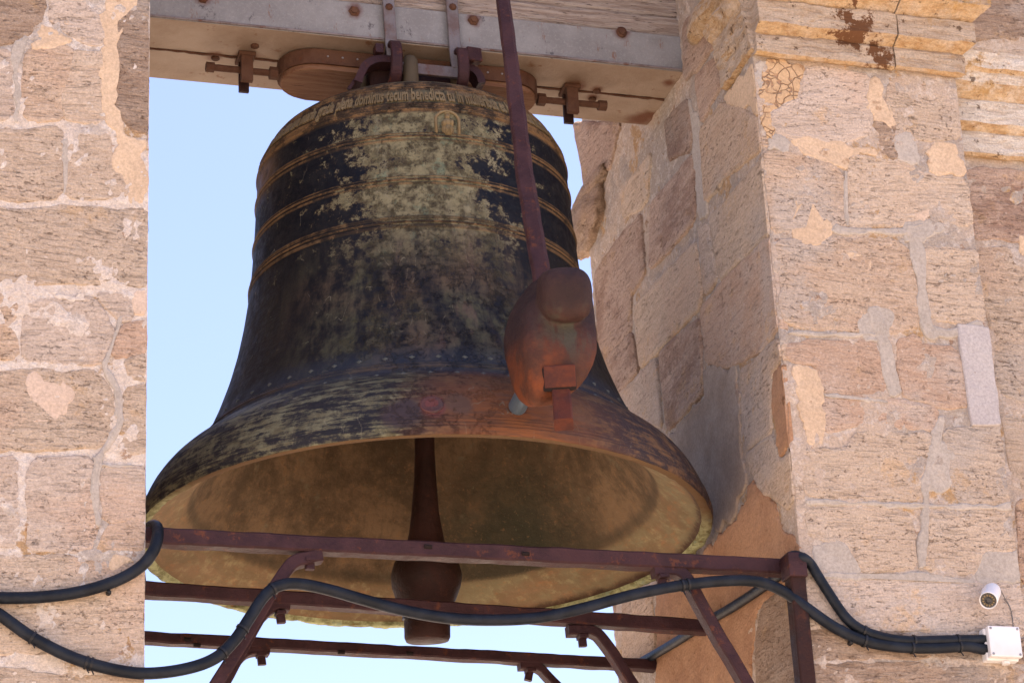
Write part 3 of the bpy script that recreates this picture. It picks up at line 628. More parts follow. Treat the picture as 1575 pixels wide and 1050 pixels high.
for m_, p in [('cement_dark', [(1083, 566), (1134, 562), (1140, 640), (1143, 690), (1148, 740), (1126, 800), (1104, 816), (1060, 760), (1030, 668), (1082, 612)]),
              ('orange', [(1150, 742), (1172, 750), (1194, 776), (1204, 806), (1232, 840), (1240, 876), (1226, 896), (1170, 930), (1160, 980), (1150, 1080), (1010, 1080), (1010, 900), (1080, 850), (1126, 806), (1148, 770)]),
              ('orange', [(1186, 578), (1212, 552), (1228, 682), (1202, 702), (1190, 660)]),
              ('ochre', [(1112, 150), (1160, 96), (1166, 180), (1140, 164), (1114, 158)]),
              ('cement', [(1060, 150), (1078, 190), (1084, 260), (1090, 330), (1076, 344), (1066, 240)]),
              ]:
    patch('V', m_, p, rp, h=.0055, skirt=.012)
# rounded, broken stones along the back edge of the reveal and the rear impost
def blob(name, c, s, mat, par, seed=0, amp=.25, sub=3):
    bm = bmesh.new(); bmesh.ops.create_icosphere(bm, subdivisions=sub, radius=1)
    for v in bm.verts:
        q = v.co.copy(); q = Vector([math.copysign(abs(t)**.75, t) for t in q])
        n_ = 1+amp*fb(q+Vector((seed, 0, 0)), 1.6, 4)
        v.co = Vector((q.x*s[0], q.y*s[1], q.z*s[2]))*n_+Vector(c)
    return mesh(name, bm, M[mat], par, smooth=True)
c = at(908, 345, 1, .97); blob('impost_stone', (XR+.01, .93, c.z-.01), (.055, .20, .11), 'stone_rough', rp, 3, .22, 4)
blob('impost_stone', (XR+.0, .88, c.z+.085), (.035, .22, .035), 'stone_rough', rp, 8, .3)
for i, (zz, sx) in enumerate(((1.93, .05), (1.18, .035), (.92, .03), (.66, .035), (.38, .03), (.1, .03))):
    blob('edge_stone', (XR+.055, YB+.0, zz), (.055, sx, .15), 'stone_red', rp, 11+i, .3)

# ---- mouldings
def extrude_profile(name, prof, a, b, mat, par, n=40, jit=.004, mitre0=0, mitre1=0, seed=0, axis=0):
    # prof: (out, z); runs from a to b along x (axis 0) projecting to -y, or along y (axis 1) projecting to -x
    bm = bmesh.new(); rings = []
    for i in range(n+1):
        ring = []
        for o_, z in prof:
            lo = a-mitre0*o_; hi = b+mitre1*o_; u = lo+(hi-lo)*i/n
            base = Vector((u, YF-o_, z)) if axis == 0 else Vector((XR-o_, u, z))
            base += Vector(noise.noise_vector(base*13+Vector((seed, 0, 0))))*jit+Vector(noise.noise_vector(base*40))*jit*.5
            ring.append(bm.verts.new(base))
        rings.append(ring)
    m_ = len(prof)
    for r1, r2 in zip(rings[:-1], rings[1:]):
        for j in range(m_): bm.faces.new((r1[j], r1[(j+1) % m_], r2[(j+1) % m_], r2[j]))
    bm.faces.new(rings[0][::-1]); bm.faces.new(rings[-1])
    return mesh(name, bm, M[mat], par)
def dense(prof, step=.012):
    out = []
    for i in range(len(prof)):
        a = Vector(prof[i]); b = Vector(prof[(i+1) % len(prof)]); n = max(1, int((b-a).length/step)) if i < len(prof)-1 else 1
        out += [tuple(a.lerp(b, j/n)) for j in range(n)]
    return out
P1 = dense([(-.10, 1.410), (.0, 1.407), (.022, 1.398), (.036, 1.404), (.040, 1.462), (.034, 1.474), (.060, 1.486), (.078, 1.494), (.082, 1.566), (.074, 1.574), (.104, 1.592), (.136, 1.606), (.142, 1.668), (.134, 1.676), (.18, 1.70), (.20, 1.79), (-.10, 1.82)])
xj = at(1376, 60, 1, YF-.05).x
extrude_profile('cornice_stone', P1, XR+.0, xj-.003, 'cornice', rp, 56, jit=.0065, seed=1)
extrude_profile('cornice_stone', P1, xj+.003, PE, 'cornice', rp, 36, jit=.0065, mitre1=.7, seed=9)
P2 = dense([(-.10, 1.41), (.0, 1.408), (.018, 1.418), (.022, 1.478), (.03, 1.50), (.036, 1.58), (.05, 1.60), (.065, 1.63), (.05, 1.66), (.0, 1.68), (-.10, 1.69)], .014)
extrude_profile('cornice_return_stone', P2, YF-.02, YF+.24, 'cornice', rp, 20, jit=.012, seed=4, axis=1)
bm = bmesh.new()
pt = [Vector((XR-.0, y, 1.745)) for y in [YF-.02+.05*i for i in range(11)]]
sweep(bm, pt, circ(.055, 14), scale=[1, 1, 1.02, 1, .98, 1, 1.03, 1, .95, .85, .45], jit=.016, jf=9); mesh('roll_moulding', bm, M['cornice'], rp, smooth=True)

# ---- arch wall above, recessed walls beside
aw = empty('arch_wall', (0, 0, 2.3), 'upper belfry wall above the opening, out of the frame over both piers', 'wall')
bm = bmesh.new(); NA = 24; cx = (XL+XR)/2; ra = (XR-XL)/2; za = 2.3
outl = [(-1.72, za)]+[(cx-ra*math.cos(math.pi*i/NA), za+ra*math.sin(math.pi*i/NA)) for i in range(NA+1)]+[(PE+.03, za), (PE+.03, 4.1), (-1.72, 4.1)]
vf = [bm.verts.new((x, YF, z)) for x, z in outl]; vb = [bm.verts.new((x, YB, z)) for x, z in outl]
bm.faces.new(vf); bm.faces.new(vb[::-1])
for i in range(len(outl)): bm.faces.new((vf[i], vb[i], vb[(i+1) % len(outl)], vf[(i+1) % len(outl)]))
mesh('masonry', bm, M['stone'], aw)
bm = bmesh.new(); box(bm, (-1.86, YF-.14, 4.1), (PE+.17, YB+.14, 4.3), .02); mesh('coping', bm, M['stone_rough'], aw)

rw = empty('recessed_wall', (2.6, YW, GZ), 'recessed stone wall with a pale moulded ledge beyond the right pier', 'wall')
bm = bmesh.new(); box(bm, (PE-.05, YW+.012, GZ), (3.6, YB-.2, 1.62)); mesh('core', bm, M['mortar_grey'], rw)
sheet('W', PE-.02, 2.3, -.9, 2.1, 'mortar_grey', rw, step=.02)
for m_, p in [('stone_rough', [(1496, -40), (1640, -36), (1640, 56), (1490, 62)]), ('stone', [(1476, 72), (1640, 82), (1640, 128), (1472, 112)]),
              ('stone_red', [(1484, 262), (1640, 266), (1640, 372), (1500, 366)]), ('stone', [(1504, 384), (1552, 380), (1560, 410), (1640, 420), (1640, 640), (1536, 600)]),
              ('stone', [(1542, 640), (1640, 650), (1640, 760), (1562, 750)]), ('stone_smooth', [(1564, 770), (1640, 770), (1640, 900), (1570, 890)]), ('stone', [(1572, 905), (1640, 905), (1640, 1100), (1572, 1100)])]:
    stone('W', px2('W', p), m_, rw)
patch('W', 'ochre', [(1562, 366), (1576, 362), (1600, 380), (1590, 400), (1566, 394)], rw)
YFs = YF; YF = YW
P3 = dense([(-.08, 1.19), (.0, 1.188), (.018, 1.182), (.030, 1.190), (.033, 1.258), (.028, 1.268), (.052, 1.276), (.064, 1.284), (.068, 1.36), (.062, 1.368), (.085, 1.385), (.105, 1.41), (.112, 1.445), (.130, 1.452), (.134, 1.508), (-.08, 1.522)])
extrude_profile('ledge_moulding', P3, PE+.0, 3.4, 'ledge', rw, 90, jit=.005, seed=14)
YF = YFs

# ------------------------------------------------------------------ bell
bell = empty('bell', (-.004, 0, 0), 'great bronze bell with dark flaking patina, ridged bands and raised gothic lettering', 'bell')
ctrl = [(0, .897), (.012, .9), (.03, .898), (.08, .882), (.14, .855), (.19, .818), (.22, .785), (.25, .745), (.275, .708), (.30, .690), (.35, .668), (.4, .646), (.5, .610), (.6, .582), (.7, .561), (.8, .545), (.9, .533), (1.0, .525), (1.1, .519), (1.2, .513), (1.25, .511), (1.28, .505), (1.335, .478), (1.38, .447), (1.410, .400)]
def interp(z, C_):
    for (a, b), (c_, d) in zip(C_[:-1], C_[1:]):
        if z <= c_: return b+(d-b)*(z-a)/(c_-a)
    return C_[-1][1]
ZB = [1.250, 1.151, .995, .843]
beads = []                                     # (centre z, half width, height, ridge weight)
for zb in ZB: beads += [(zb-.0115, .0028, .003, .75), (zb, .0042, .0055, 1), (zb+.0115, .0028, .003, .75)]
beads += [(.862, .003, .003, .6), (.826, .003, .003, .6), (1.352, .006, .006, 1), (1.368, .006, .006, 1), (1.340, .004, .003, 1), (1.272, .004, .0035, 1),
          (.310, .004, .005, .1), (.298, .008, .009, .22), (.286, .004, .004, .1), (.058, .003, .0025, .1), (.047, .003, .0025, .1), (.036, .003, .0025, .1), (.024, .003, .0025, .1)]
def outer_r(z):
    r = interp(z, ctrl); rd = 0
    for zc, hw, hh, wt in beads:
        d = abs(z-zc)/hw
        if d < 1: r += hh*math.sqrt(1-d*d); rd = max(rd, wt)
    if 1.278 < z < 1.338: rd = max(rd, .5)
    elif 1.338 <= z < 1.392 or 1.24 < z <= 1.278: rd = max(rd, 1)
    return r, rd
zs = [0]; 
while zs[-1] < 1.407: zs.append(zs[-1]+.0019 if (any(abs(zs[-1]-b[0]) < b[1]*1.6 for b in beads)) else zs[-1]+.006)
# smooth the control radii
prof = []
for z in zs:
    s = 0; wsum = 0
    base = sum(interp(min(1.41, max(0, z+d)), ctrl)*w_ for d, w_ in ((-.02, .25), (0, .5), (.02, .25))) if .03 < z < 1.385 else interp(z, ctrl)
    r, rd = outer_r(z); prof.append((r-interp(z, ctrl)+base, z, rd))
top = [(.392, 1.414, .2), (.38, 1.419, 0), (.36, 1.423, 0), (.32, 1.428, 0), (.29, 1.435, 0), (.27, 1.452, 0), (.262, 1.47, 0), (.0, 1.475, 0)]
inner = [(.872, .001), (.864, .012), (.845, .03), (.800, .055), (.766, .08), (.740, .102), (.724, .125), (.700, .165), (.640, .25), (.600, .32), (.565, .42), (.53, .55), (.505, .7), (.485, .85), (.472, 1.0), (.462, 1.12), (.44, 1.2), (.38, 1.25), (.25, 1.28), (.0, 1.285)]
SEG = 320
bm = bmesh.new(); rl = bm.verts.layers.float.new('ridge')
def ring(r, z, rd, fn=None):
    out = []
    for k_ in range(SEG):
        a = 2*math.pi*k_/SEG
        rr, zz = (r, z) if fn is None else fn(r, z, a)
        v = bm.verts.new((rr*math.cos(a), rr*math.sin(a), zz)); v[rl] = rd; out.append(v)
    return out
def chipo(r, z, a):
    q = Vector((math.cos(a), math.sin(a), 0)); zf = max(0, 1-z/.03)*(.18+.82*max(0, min(1, .6+.8*math.sin(a+.25))))
    return r-zf*.008*max(0, fb(q, 9, 4)), z+zf*(.006*noise.noise(q*16)+.0045*noise.noise(q*45))
def chipi(r, z, a):
    q = Vector((math.cos(a), math.sin(a), 0)); zf = max(0, 1-z/.014)*(.12+.88*max(0, min(1, .6+.8*math.sin(a+.25))))
    bite = max(0, math.cos(a-R(5)))**4*.014*(1+noise.noise(q*22))
    return r-zf*(.014*fb(q, 14, 4)+.009*noise.noise(q*60)+.006*noise.noise(q*25)+bite), z+zf*.004*noise.noise(q*37)
ro = [ring(r, z, rd, chipo) for r, z, rd in prof]+[ring(r, z, rd) for r, z, rd in top[:-1]]
ri = [ring(r, z, 0, chipi if z < .02 else None) for r, z in inner[:-1]]
NO = len(prof)
def quads(A, B, mi):
    for k_ in range(SEG):
        f = bm.faces.new((A[k_], A[(k_+1) % SEG], B[(k_+1) % SEG], B[k_])); f.material_index = mi; f.smooth = True
for i in range(len(ro)-1): quads(ro[i], ro[i+1], 0 if i < NO+1 else 3)
for i in range(len(ri)-1): quads(ri[i+1], ri[i], 1 if i > 0 else 2)
quads(ri[0], ro[0], 2)
f = bm.faces.new(ro[-1]); f.material_index = 3
f = bm.faces.new(ri[-1][::-1]); f.material_index = 1
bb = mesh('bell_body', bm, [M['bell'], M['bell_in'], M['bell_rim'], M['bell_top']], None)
bb.parent = bell

M['letter'] = iron_mat('bronze_letter', (.16, .115, .058), (.22, .165, .09), .25, .75)
# raised inscription, bent round the shoulder
cu = bpy.data.curves.new('inscription', 'FONT')
cu.body = 'gratia plena dominus tecum benedicta tu in mulieribus et benedictus fructus ventris tui iesus sancta maria mater dei ora pro nobis peccatoribus nunc et in hora mortis amen pater noster qui es in caelis sanctificetur nomen tuum adveniat regnum tuum fiat voluntas tua ave maria '
cu.size = 1; cu.extrude = .02; cu.offset = .028; cu.resolution_u = 2
to = bpy.data.objects.new('tmp_text', cu); COL.objects.link(to)
bpy.context.view_layer.update()
me = bpy.data.meshes.new_from_object(to.evaluated_get(bpy.context.evaluated_depsgraph_get()))
bpy.data.objects.remove(to)
xs = [v.co.x for v in me.vertices]; wid = max(xs)+.35
a_dom = None
pref = cu.body.index('dominus')/len(cu.body)
A0 = math.atan2(at(545, 156, 1, -.45).y, at(545, 156, 1, -.45).x)
for v in me.vertices:
    a = A0+(v.co.x/wid-pref)*2*math.pi
    z = 1.281+v.co.y*.080*(1+.10*noise.noise(Vector((v.co.x*.8, 0, 0))))+.004+.0012*noise.noise(Vector((v.co.x*1.3, 4, 0))); rr = interp(z, ctrl)+.0025+v.co.z*.14
    v.co = Vector((rr*math.cos(a), rr*math.sin(a), z))
o = link('inscription', me, M['letter'], None); o.parent = bell; o['kind'] = 'stuff'
for p in me.polygons: p.material_index = 0
at_ = me.attributes.new('ridge', 'FLOAT', 'POINT'); at_.data.foreach_set('value', [.35]*len(me.vertices))
# saint in a niche
def on_bell(px, py, z=None):
    p = at(px, py, 1, -.5)
    for _ in range(6):
        a = math.atan2(p.y, p.x); rr = outer_r(p.z)[0]; p = at(px, py, 1, rr*math.sin(a))
    return p
c = on_bell(690, 190); a = math.atan2(c.y, c.x); er = Vector((math.cos(a), math.sin(a), 0)); et = Vector((-math.sin(a), math.cos(a), 0)); ez = Vector((0, 0, 1)); rr = outer_r(c.z)[0]
bm = bmesh.new()
def onb(t, z, o_): ang = a+t/rr; return Vector((math.cos(ang), math.sin(ang), 0))*(rr+o_)+Vector((0, 0, z))
path = [onb(-.036, c.z-.038, .002), onb(-.037, c.z+.0, .002)]+[onb(.038*math.cos(q), c.z+.008+.034*math.sin(q), .002) for q in [math.pi-math.pi*i/12 for i in range(1, 12)]]+[onb(.037, c.z+.0, .002), onb(.036, c.z-.038, .002)]
sweep(bm, path, circ(.005, 6), ref=er)
for t, z, sx, sz, so_ in ((0, .020, .009, .011, .016), (0, .0, .017, .016, .016), (0, -.022, .021, .024, .015), (-.012, -.004, .008, .014, .020), (.012, -.002, .008, .014, .020), (0, .033, .010, .005, .010), (-.006, -.028, .006, .018, .022), (.008, -.026, .006, .018, .021)):
    q = onb(t, c.z+z, .0); Mx = Matrix((et*sx, er*so_, ez*sz)).transposed().to_4x4(); Mx.translation = q
    bmesh.ops.create_icosphere(bm, subdivisions=2, radius=1, matrix=Mx)
o = mesh('relief_figure', bm, M['letter'], None, smooth=True); o.parent = bell; o['label'] = 'small robed figure under an arch in raised relief'
# lozenge studs above and below the lower moulding
def stud_mesh():
    b = bmesh.new(); vs = [b.verts.new(p) for p in ((-.0095, 0, 0), (0, 0, -.0075), (.0095, 0, 0), (0, 0, .0075))]; t = b.verts.new((0, -.004, 0))
    vb_ = [b.verts.new((v.co.x, .006, v.co.z)) for v in vs]
    for i in range(4): b.faces.new((vs[i], vs[(i+1) % 4], t)); b.faces.new((vb_[i], vb_[(i+1) % 4], vs[(i+1) % 4], vs[i]))
    bmesh.ops.recalc_face_normals(b, faces=b.faces); me_ = bpy.data.meshes.new('stud'); b.to_mesh(me_); b.free(); me_.materials.append(M['stud']); return me_
M['stud'] = MK('grey_green_stud').fin((.070, .075, .068), .6)
sm = stud_mesh()
for z, ph, NS in ((.335, 0, 54), (.262, .5, 58)):
    for i in range(NS):
        an = 2*math.pi*(i+ph)/NS; rr = outer_r(z)[0]; o = bpy.data.objects.new('stud', sm); COL.objects.link(o); o.parent = bell
        o.location = (math.cos(an)*(rr+.0005), math.sin(an)*(rr+.0005), z)
        sl_z = (outer_r(z+.012)[0]-outer_r(z-.012)[0])/.024
        o.rotation_euler = (math.atan(sl_z)*1.0, 0, an+math.pi/2)
# hammer dent ring
c = on_bell(666, 622); n_ = Vector((c.x, c.y, .45)).normalized(); bm = bmesh.new()
Mx = n_.to_track_quat('Z', 'Y').to_matrix().to_4x4(); Mx.translation = c
lathe(bm, [(.034, -.004), (.034, .0015), (.031, .003), (.027, .0015), (.018, -.0005), (.0001, -.001)], 24, M=Mx, closed=True)
M['dent'] = iron_mat('reddish_worn_bronze', (.10, .04, .035), (.07, .045, .045), .5)
o = mesh('strike_mark', bm, M['dent'], None, smooth=True); o.parent = bell
# crown loops (canons) of the bell
bm = bmesh.new()
for k_ in range(6):
    a = 2*math.pi*k_/6+.3; d = Vector((math.cos(a), math.sin(a), 0)); 
    pth = catmull([d*.05+Vector((0, 0, 1.47)), d*.09+Vector((0, 0, 1.58)), d*.15+Vector((0, 0, 1.62)), d*.19+Vector((0, 0, 1.56)), d*.185+Vector((0, 0, 1.45))], 6)
    sweep(bm, pth, circ(.026, 10), ref=Vector((-d.y, d.x, 0)))
M['canon'] = MK('ochre_bronze').fin((.085, .062, .035), .75)
o = mesh('canon', bm, M['canon'], None, smooth=True); o.parent = bell

# ------------------------------------------------------------------ clapper
clp = empty('clapper', (.03, .05, 1.28), 'dark red-brown iron clapper hanging inside the bell, its ball and stub below the rim', 'clapper')
P0 = Vector((.042, .06, 1.27)); P1_ = at(657, 985, 1, .2); ax = (P1_-P0).normalized(); Ln = (P1_-P0).length
def zt(py): q = at(652, py, 1, .17); return (q-P0).length
t_ball = zt(890)
prof_c = [(.0001, 0), (.034, 0), (.033, .2), (.033, zt(700)), (.036, zt(740)), (.045, zt(790)), (.054, zt(820)), (.062, zt(838)), (.088, zt(852)), (.105, zt(866)), (.114, zt(884)), (.110, zt(900)), (.096, zt(918)), (.080, zt(934)), (.072, zt(942)), (.073, zt(960)), (.073, Ln-.012), (.068, Ln), (.0001, Ln)]
Mx = ax.to_track_quat('Z', 'Y').to_matrix().to_4x4(); Mx.translation = P0
bm = bmesh.new(); lathe(bm, prof_c, 40, M=Mx, closed=True)
for v in bm.verts: v.co += Vector(noise.noise_vector(v.co*9))*.004
mesh('clapper_iron', bm, M['iron_dark'], clp, smooth=True)
bm = bmesh.new(); q = P0+ax*(Ln-.075)+Vector((-.073, -.02, 0)); obox(bm, q, (1, 0, 0), (0, 1, 0), (0, 0, 1), (.02, .028, .035), .004); mesh('pin', bm, M['tie'], clp)

# ------------------------------------------------------------------ headstock
M['lip'] = iron_mat('rust_streaked_lip', (.20, .17, .165), (.12, .085, .075), .8, .7)
ZBm = 1.685; y0, y1 = -.155, .235; ztop = 1.825
hs = empty('steel_beam', (0, 0, ZBm), 'grey painted steel beam spanning the opening above the bell, rusty bolts in its face', 'beam')
bm = bmesh.new(); box(bm, (XL-.15, y0, ZBm), (XR+.12, .037, ztop), .004); mesh('channel', bm, M['beam'], hs)
bm = bmesh.new(); box(bm, (XL-.15, .043, ZBm), (XR+.12, y1, ztop), .004); mesh('channel', bm, M['beam'], hs)
bm = bmesh.new()
for a, b, z0, z1 in ((XL-.15, XR+.118, ZBm+.002, ZBm+.010),):
    n = 120
    box(bm, (a, y0-.007, z0), (b, y0-.0005, z1), .002)
for v in bm.verts: v.co += Vector(noise.noise_vector(v.co*9))*.002
mesh('weld_lip', bm, M['lip'], hs)
bm = bmesh.new(); pth = densify([(XL-.1, .04, ZBm-.001), (XR, .04, ZBm-.001)], .02)
sweep(bm, pth, circ(.0045, 6), jit=.005, jf=30); mesh('weld_seam', bm, M['rust'], hs)
for px, py in ((545, 18), (728, 32), (956, 50), (312, -3)):
    c = at(px, py, 1, y0); bm = bmesh.new(); Mx = Matrix.Rotation(R(90), 4, 'X'); Mx.translation = c
    lathe(bm, [(.020, -.002), (.020, .003), (.017, .006), (.013, .007), (.012, .012), (.0001, .013)], 6 if px != 956 else 14, M=Mx, closed=True)
    for v in bm.verts: v.co += Vector(noise.noise_vector(v.co*40))*.003
    mesh('bolt', bm, M['rust'], hs)
for px, py in ((331, 89), (918, 140), (911, 152), (392, 70)):
    c = at(px, py, 2, ZBm); bm = bmesh.new(); lathe(bm, [(.014, .002), (.014, -.006), (.009, -.009), (.0001, -.009)], 8, c=c, closed=True)
    for v in bm.verts: v.co += Vector(noise.noise_vector(v.co*40))*.002
    mesh('bolt', bm, M['rust'], hs)
tb = empty('timber_beam', (0, 0, ztop), 'weathered cracked timber beam lying on top of the grey steel beam', 'beam')
zt0 = ztop+.006
for i, (a, b) in enumerate(((0, .075), (.079, .20), (.204, .40))):
    bm = bmesh.new(); n = 120; rings = []
    for j in range(n+1):
        x = XL-.14+(XR+.10-XL+.14)*j/n
        e1 = .006*fb((x, i, 0), 5, 4); e2 = .006*fb((x, i, 5), 5, 4); yo = y0+.012+.006*fb((x, i, 9), 2, 3)+(.01 if i == 1 else 0)
        rings.append([bm.verts.new(v) for v in ((x, yo+.006, zt0+a+max(-.002, e1)), (x, yo, zt0+a+.012+e1), (x, yo+.002*fb((x, 3, 9), 20, 2), zt0+(a+b)/2), (x, yo, zt0+b-.012+e2), (x, yo+.006, zt0+b+min(.001, e2)), (x, y1-.01, zt0+b), (x, y1-.01, zt0+a))])
    for r1, r2 in zip(rings[:-1], rings[1:]):
        for j in range(7): bm.faces.new((r1[j], r1[(j+1) % 7], r2[(j+1) % 7], r2[j]))
    bm.faces.new(rings[0][::-1]); bm.faces.new(rings[-1]); mesh('plank', bm, M['timber'], tb)
# wooden cradle under the beam, rounded ends, iron band
cr = empty('wooden_cradle', (0, 0, 1.6), 'brown wooden block with rounded ends under the steel beam, iron band round it', 'block')
def stadium(xa, xb, yc, r, n=14):
    pts = [(xa+r-r*math.sin(math.pi*i/n), yc+r*math.cos(math.pi*i/n)) for i in range(n+1)]
    pts += [(xb-r+r*math.sin(math.pi*i/n), yc-r*math.cos(math.pi*i/n)) for i in range(n+1)]
    return pts
for nm, r_, z0, z1, mt in (('block', .108, 1.604, 1.668, 'wood'),):
    bm = bmesh.new(); st = stadium(-.437, .445, .035, r_)
    rg = [[bm.verts.new((x, y, z)) for x, y in st] for z in (z0, z1)]
    for j in range(len(st)): bm.faces.new((rg[0][j], rg[0][(j+1) % len(st)], rg[1][(j+1) % len(st)], rg[1][j]))
    bm.faces.new(rg[0][::-1]); bm.faces.new(rg[1]); bmesh.ops.bevel(bm, geom=[e for e in bm.edges if abs(e.verts[0].co.z-e.verts[1].co.z) < .001], offset=.004, segments=1, affect='EDGES')
    mesh(nm, bm, M[mt], cr)
bm = bmesh.new(); A = stadium(-.446, .454, .035, .117); B = stadium(-.4375, .4455, .035, .1085)
rg = [[bm.verts.new((x, y, z)) for x, y in s_] for s_, z in ((A, 1.622), (A, 1.676), (B, 1.676), (B, 1.622))]
for r1, r2 in ((0, 1), (1, 2), (2, 3), (3, 0)):
    for j in range(len(A)): bm.faces.new((rg[r1][j], rg[r1][(j+1) % len(A)], rg[r2][(j+1) % len(A)], rg[r2][j]))
mesh('iron_band', bm, M['rust'], cr)
for i in range(14):
    x = -.30+.05*i; bm = bmesh.new(); Mx = Matrix.Rotation(R(90), 4, 'X'); Mx.translation = (x, .035-.117, 1.650)
    lathe(bm, [(.004, 0), (.003, .0025), (.0001, .003)], 8, M=Mx, closed=True); mesh('nail', bm, M['screw'], cr)
# screw clamps
for side, (xa, xm, xb), lab in ((0, (-.676, -.556, -.445), 'rusty screw clamp bearing on the left end of the wooden block'), (1, (.692, .574, .454), 'rusty screw clamp bearing on the right end of the wooden block')):
    cl = empty('screw_clamp', (xm, .02, ZBm), lab, 'clamp', 'screw clamps under the steel beam')
    sg = 1 if xb > xa else -1; zr = 1.63; yr = .03
    bm = bmesh.new(); sweep(bm, densify([(xa, yr, zr), (xb-sg*.02, yr, zr)], .01), circ(.0115, 12), jit=.0012, jf=60); mesh('threaded_rod', bm, M['rust'], cl, smooth=True)
    bm = bmesh.new(); sweep(bm, [Vector((xb-sg*.03, yr, zr)), Vector((xb-sg*.002, yr, zr))], circ(.022, 6)); mesh('nut', bm, M['rust'], cl)
    bm = bmesh.new(); sweep(bm, [Vector((xa-sg*.012, yr, zr)), Vector((xa+sg*.016, yr, zr))], circ(.019 if side else .017, 8 if side else 6)); mesh('bolt_head', bm, M['rust'], cl)
    bm = bmesh.new(); box(bm, (xm-.02, yr-.036, 1.575), (xm+.02, yr-.016, ZBm-.001), .002); box(bm, (xm-.028, yr-.04, ZBm-.016), (xm+.03, yr+.04, ZBm-.002), .003)
    mesh('bracket', bm, M['rust'], cl)
    bm = bmesh.new(); box(bm, (xm-.018, yr+.016, 1.56), (xm+.016, yr+.03, ZBm-.002), .002); mesh('bracket_plate', bm, M['iron_dark'], cl)
# crown straps
for px, px2_, lab in ((599, 606, 'left iron strap hooked under the bell crown and running up the beam'), (697, 708, 'right iron strap hooked under the bell crown and running up the beam')):
    st = empty('crown_strap', (at(px, 40, 1, y0).x, y0, 1.6), lab, 'strap', 'iron straps holding the bell crown')
    xs_ = at(px, 50, 1, y0-.02).x; xl = at(px2_, 100, 1, y0-.03).x
    bm = bmesh.new(); sweep(bm, densify([(xs_-.001, y0-.018, 2.25), (xs_, y0-.018, ztop), (xs_+.004, y0-.020, ZBm-.02), (xs_+.010, y0-.020, 1.60)], .03), rrect(.040, .012, .002), ref=Vector((0, 1, 0)), jit=.0015)
    mesh('strap_bar', bm, M['steel_strap'], st)
    bm = bmesh.new(); pth = catmull([(xl, y0+.03, 1.64), (xl, y0-.045, 1.655), (xl, y0-.07, 1.60), (xl, y0-.055, 1.54), (xl, y0+.0, 1.515), (xl, y0+.05, 1.52)], 6)
    sweep(bm, pth, rrect(.018, .038, .004), ref=Vector((1, 0, 0)), jit=.001); mesh('hook', bm, M['iron'], st)
    c = at(px, 10, 1, y0-.03); bm = bmesh.new(); Mx = Matrix.Rotation(R(90), 4, 'X'); Mx.translation = Vector((c.x, y0-.024, c.z)); lathe(bm, [(.013, 0), (.013, .004), (.008, .008), (.0001, .008)], 8, M=Mx, closed=True); mesh('bolt', bm, M['rust'], st)
# crown fittings: tie bar, curved lugs, square block
fit = empty('crown_fitting', (0, y0, 1.58), 'dark iron tie bar and curved lugs clasping the bell crown under the beam', 'bracket')
xa = at(608, 110, 1, y0-.02).x; xb = at(710, 118, 1, y0-.02).x
bm = bmesh.new(); box(bm, (xa, y0-.024, 1.563), (xb, y0-.010, 1.602), .003); mesh('tie_bar', bm, M['steel_strap'], fit)
bm = bmesh.new(); box(bm, (-.17, y0+.03, 1.49), (.17, y0+.20, 1.60), .01); mesh('crown_block', bm, M['iron_dark'], fit)
def lug(pxs, wy=.05):
    pth = catmull([at(x, y, 1, y0-.0) for x, y in pxs], 6); bm = bmesh.new(); sweep(bm, pth, rrect(wy, .024, .004), ref=Vector((0, 1, 0)).cross(Vector((0, 1, 0))) if False else Vector((0, 0, 1)), jit=.001)
    return bm
for pts in ([(604, 98), (580, 97), (562, 104), (553, 118), (548, 132)], [(706, 108), (724, 112), (734, 122), (738, 134)]):
    pth = catmull([at(x, y, 1, y0+.0) for x, y in pts], 6); bm = bmesh.new()
    rings = []
    for i, p in enumerate(pth):
        t = (pth[min(i+1, len(pth)-1)]-pth[max(0, i-1)]).normalized(); nrm = Vector((t.z, 0, -t.x))
        rings.append([bm.verts.new(p+nrm*a_+Vector((0, b_, 0))) for a_, b_ in ((.013, -.03), (.013, .03), (-.013, .03), (-.013, -.03))])
    for r1, r2 in zip(rings[:-1], rings[1:]):
        for j in range(4): bm.faces.new((r1[j], r1[(j+1) % 4], r2[(j+1) % 4], r2[j]))
    bm.faces.new(rings[0][::-1]); bm.faces.new(rings[-1]); mesh('lug', bm, M['iron'], fit)
c = at(725, 86, 1, y0-.04); bm = bmesh.new(); obox(bm, c+Vector((.0, .02, 0)), (1, .25, .1), (-.25, 1, 0), (-.1, 0, 1), (.052, .075, .05), .003); mesh('square_block', bm, M['iron'], fit)
c = at(582, 78, 1, y0-.02); bm = bmesh.new(); obox(bm, c, (1, 0, 0), (0, 1, 0), (0, 0, 1), (.028, .04, .034), .003); mesh('square_block', bm, M['iron'], fit)
a_ = at(550, 118, 1, y0-.01); b_ = at(536, 138, 1, y0-.01); bm = bmesh.new(); sweep(bm, [a_, b_], rrect(.012, .012, .002)); mesh('hook_rod', bm, M['iron'], fit)

# ------------------------------------------------------------------ hammer
M['slot'] = MK('recess_shade').fin((.012, .006, .005), .9)
hm = empty('bell_hammer', tuple(at(850, 500, 1, -1.05)), 'heavy iron hammer on a long shaft resting against the lip of the bell', 'hammer')
YH = -1.03
pth = densify([at(766, -60, 1, -.72), at(790, 130, 1, -.83), at(806, 260, 1, -.91), at(832, 420, 1, -1.02), at(838, 450, 1, -1.03)], .03)
bm = bmesh.new(); sweep(bm, pth, rrect(.050, .046, .009), ref=Vector((.35, 1, 0)), jit=.004, jf=14, scale=[.86+.26*i/len(pth) for i in range(len(pth))]); mesh('shaft', bm, M['iron'], hm)
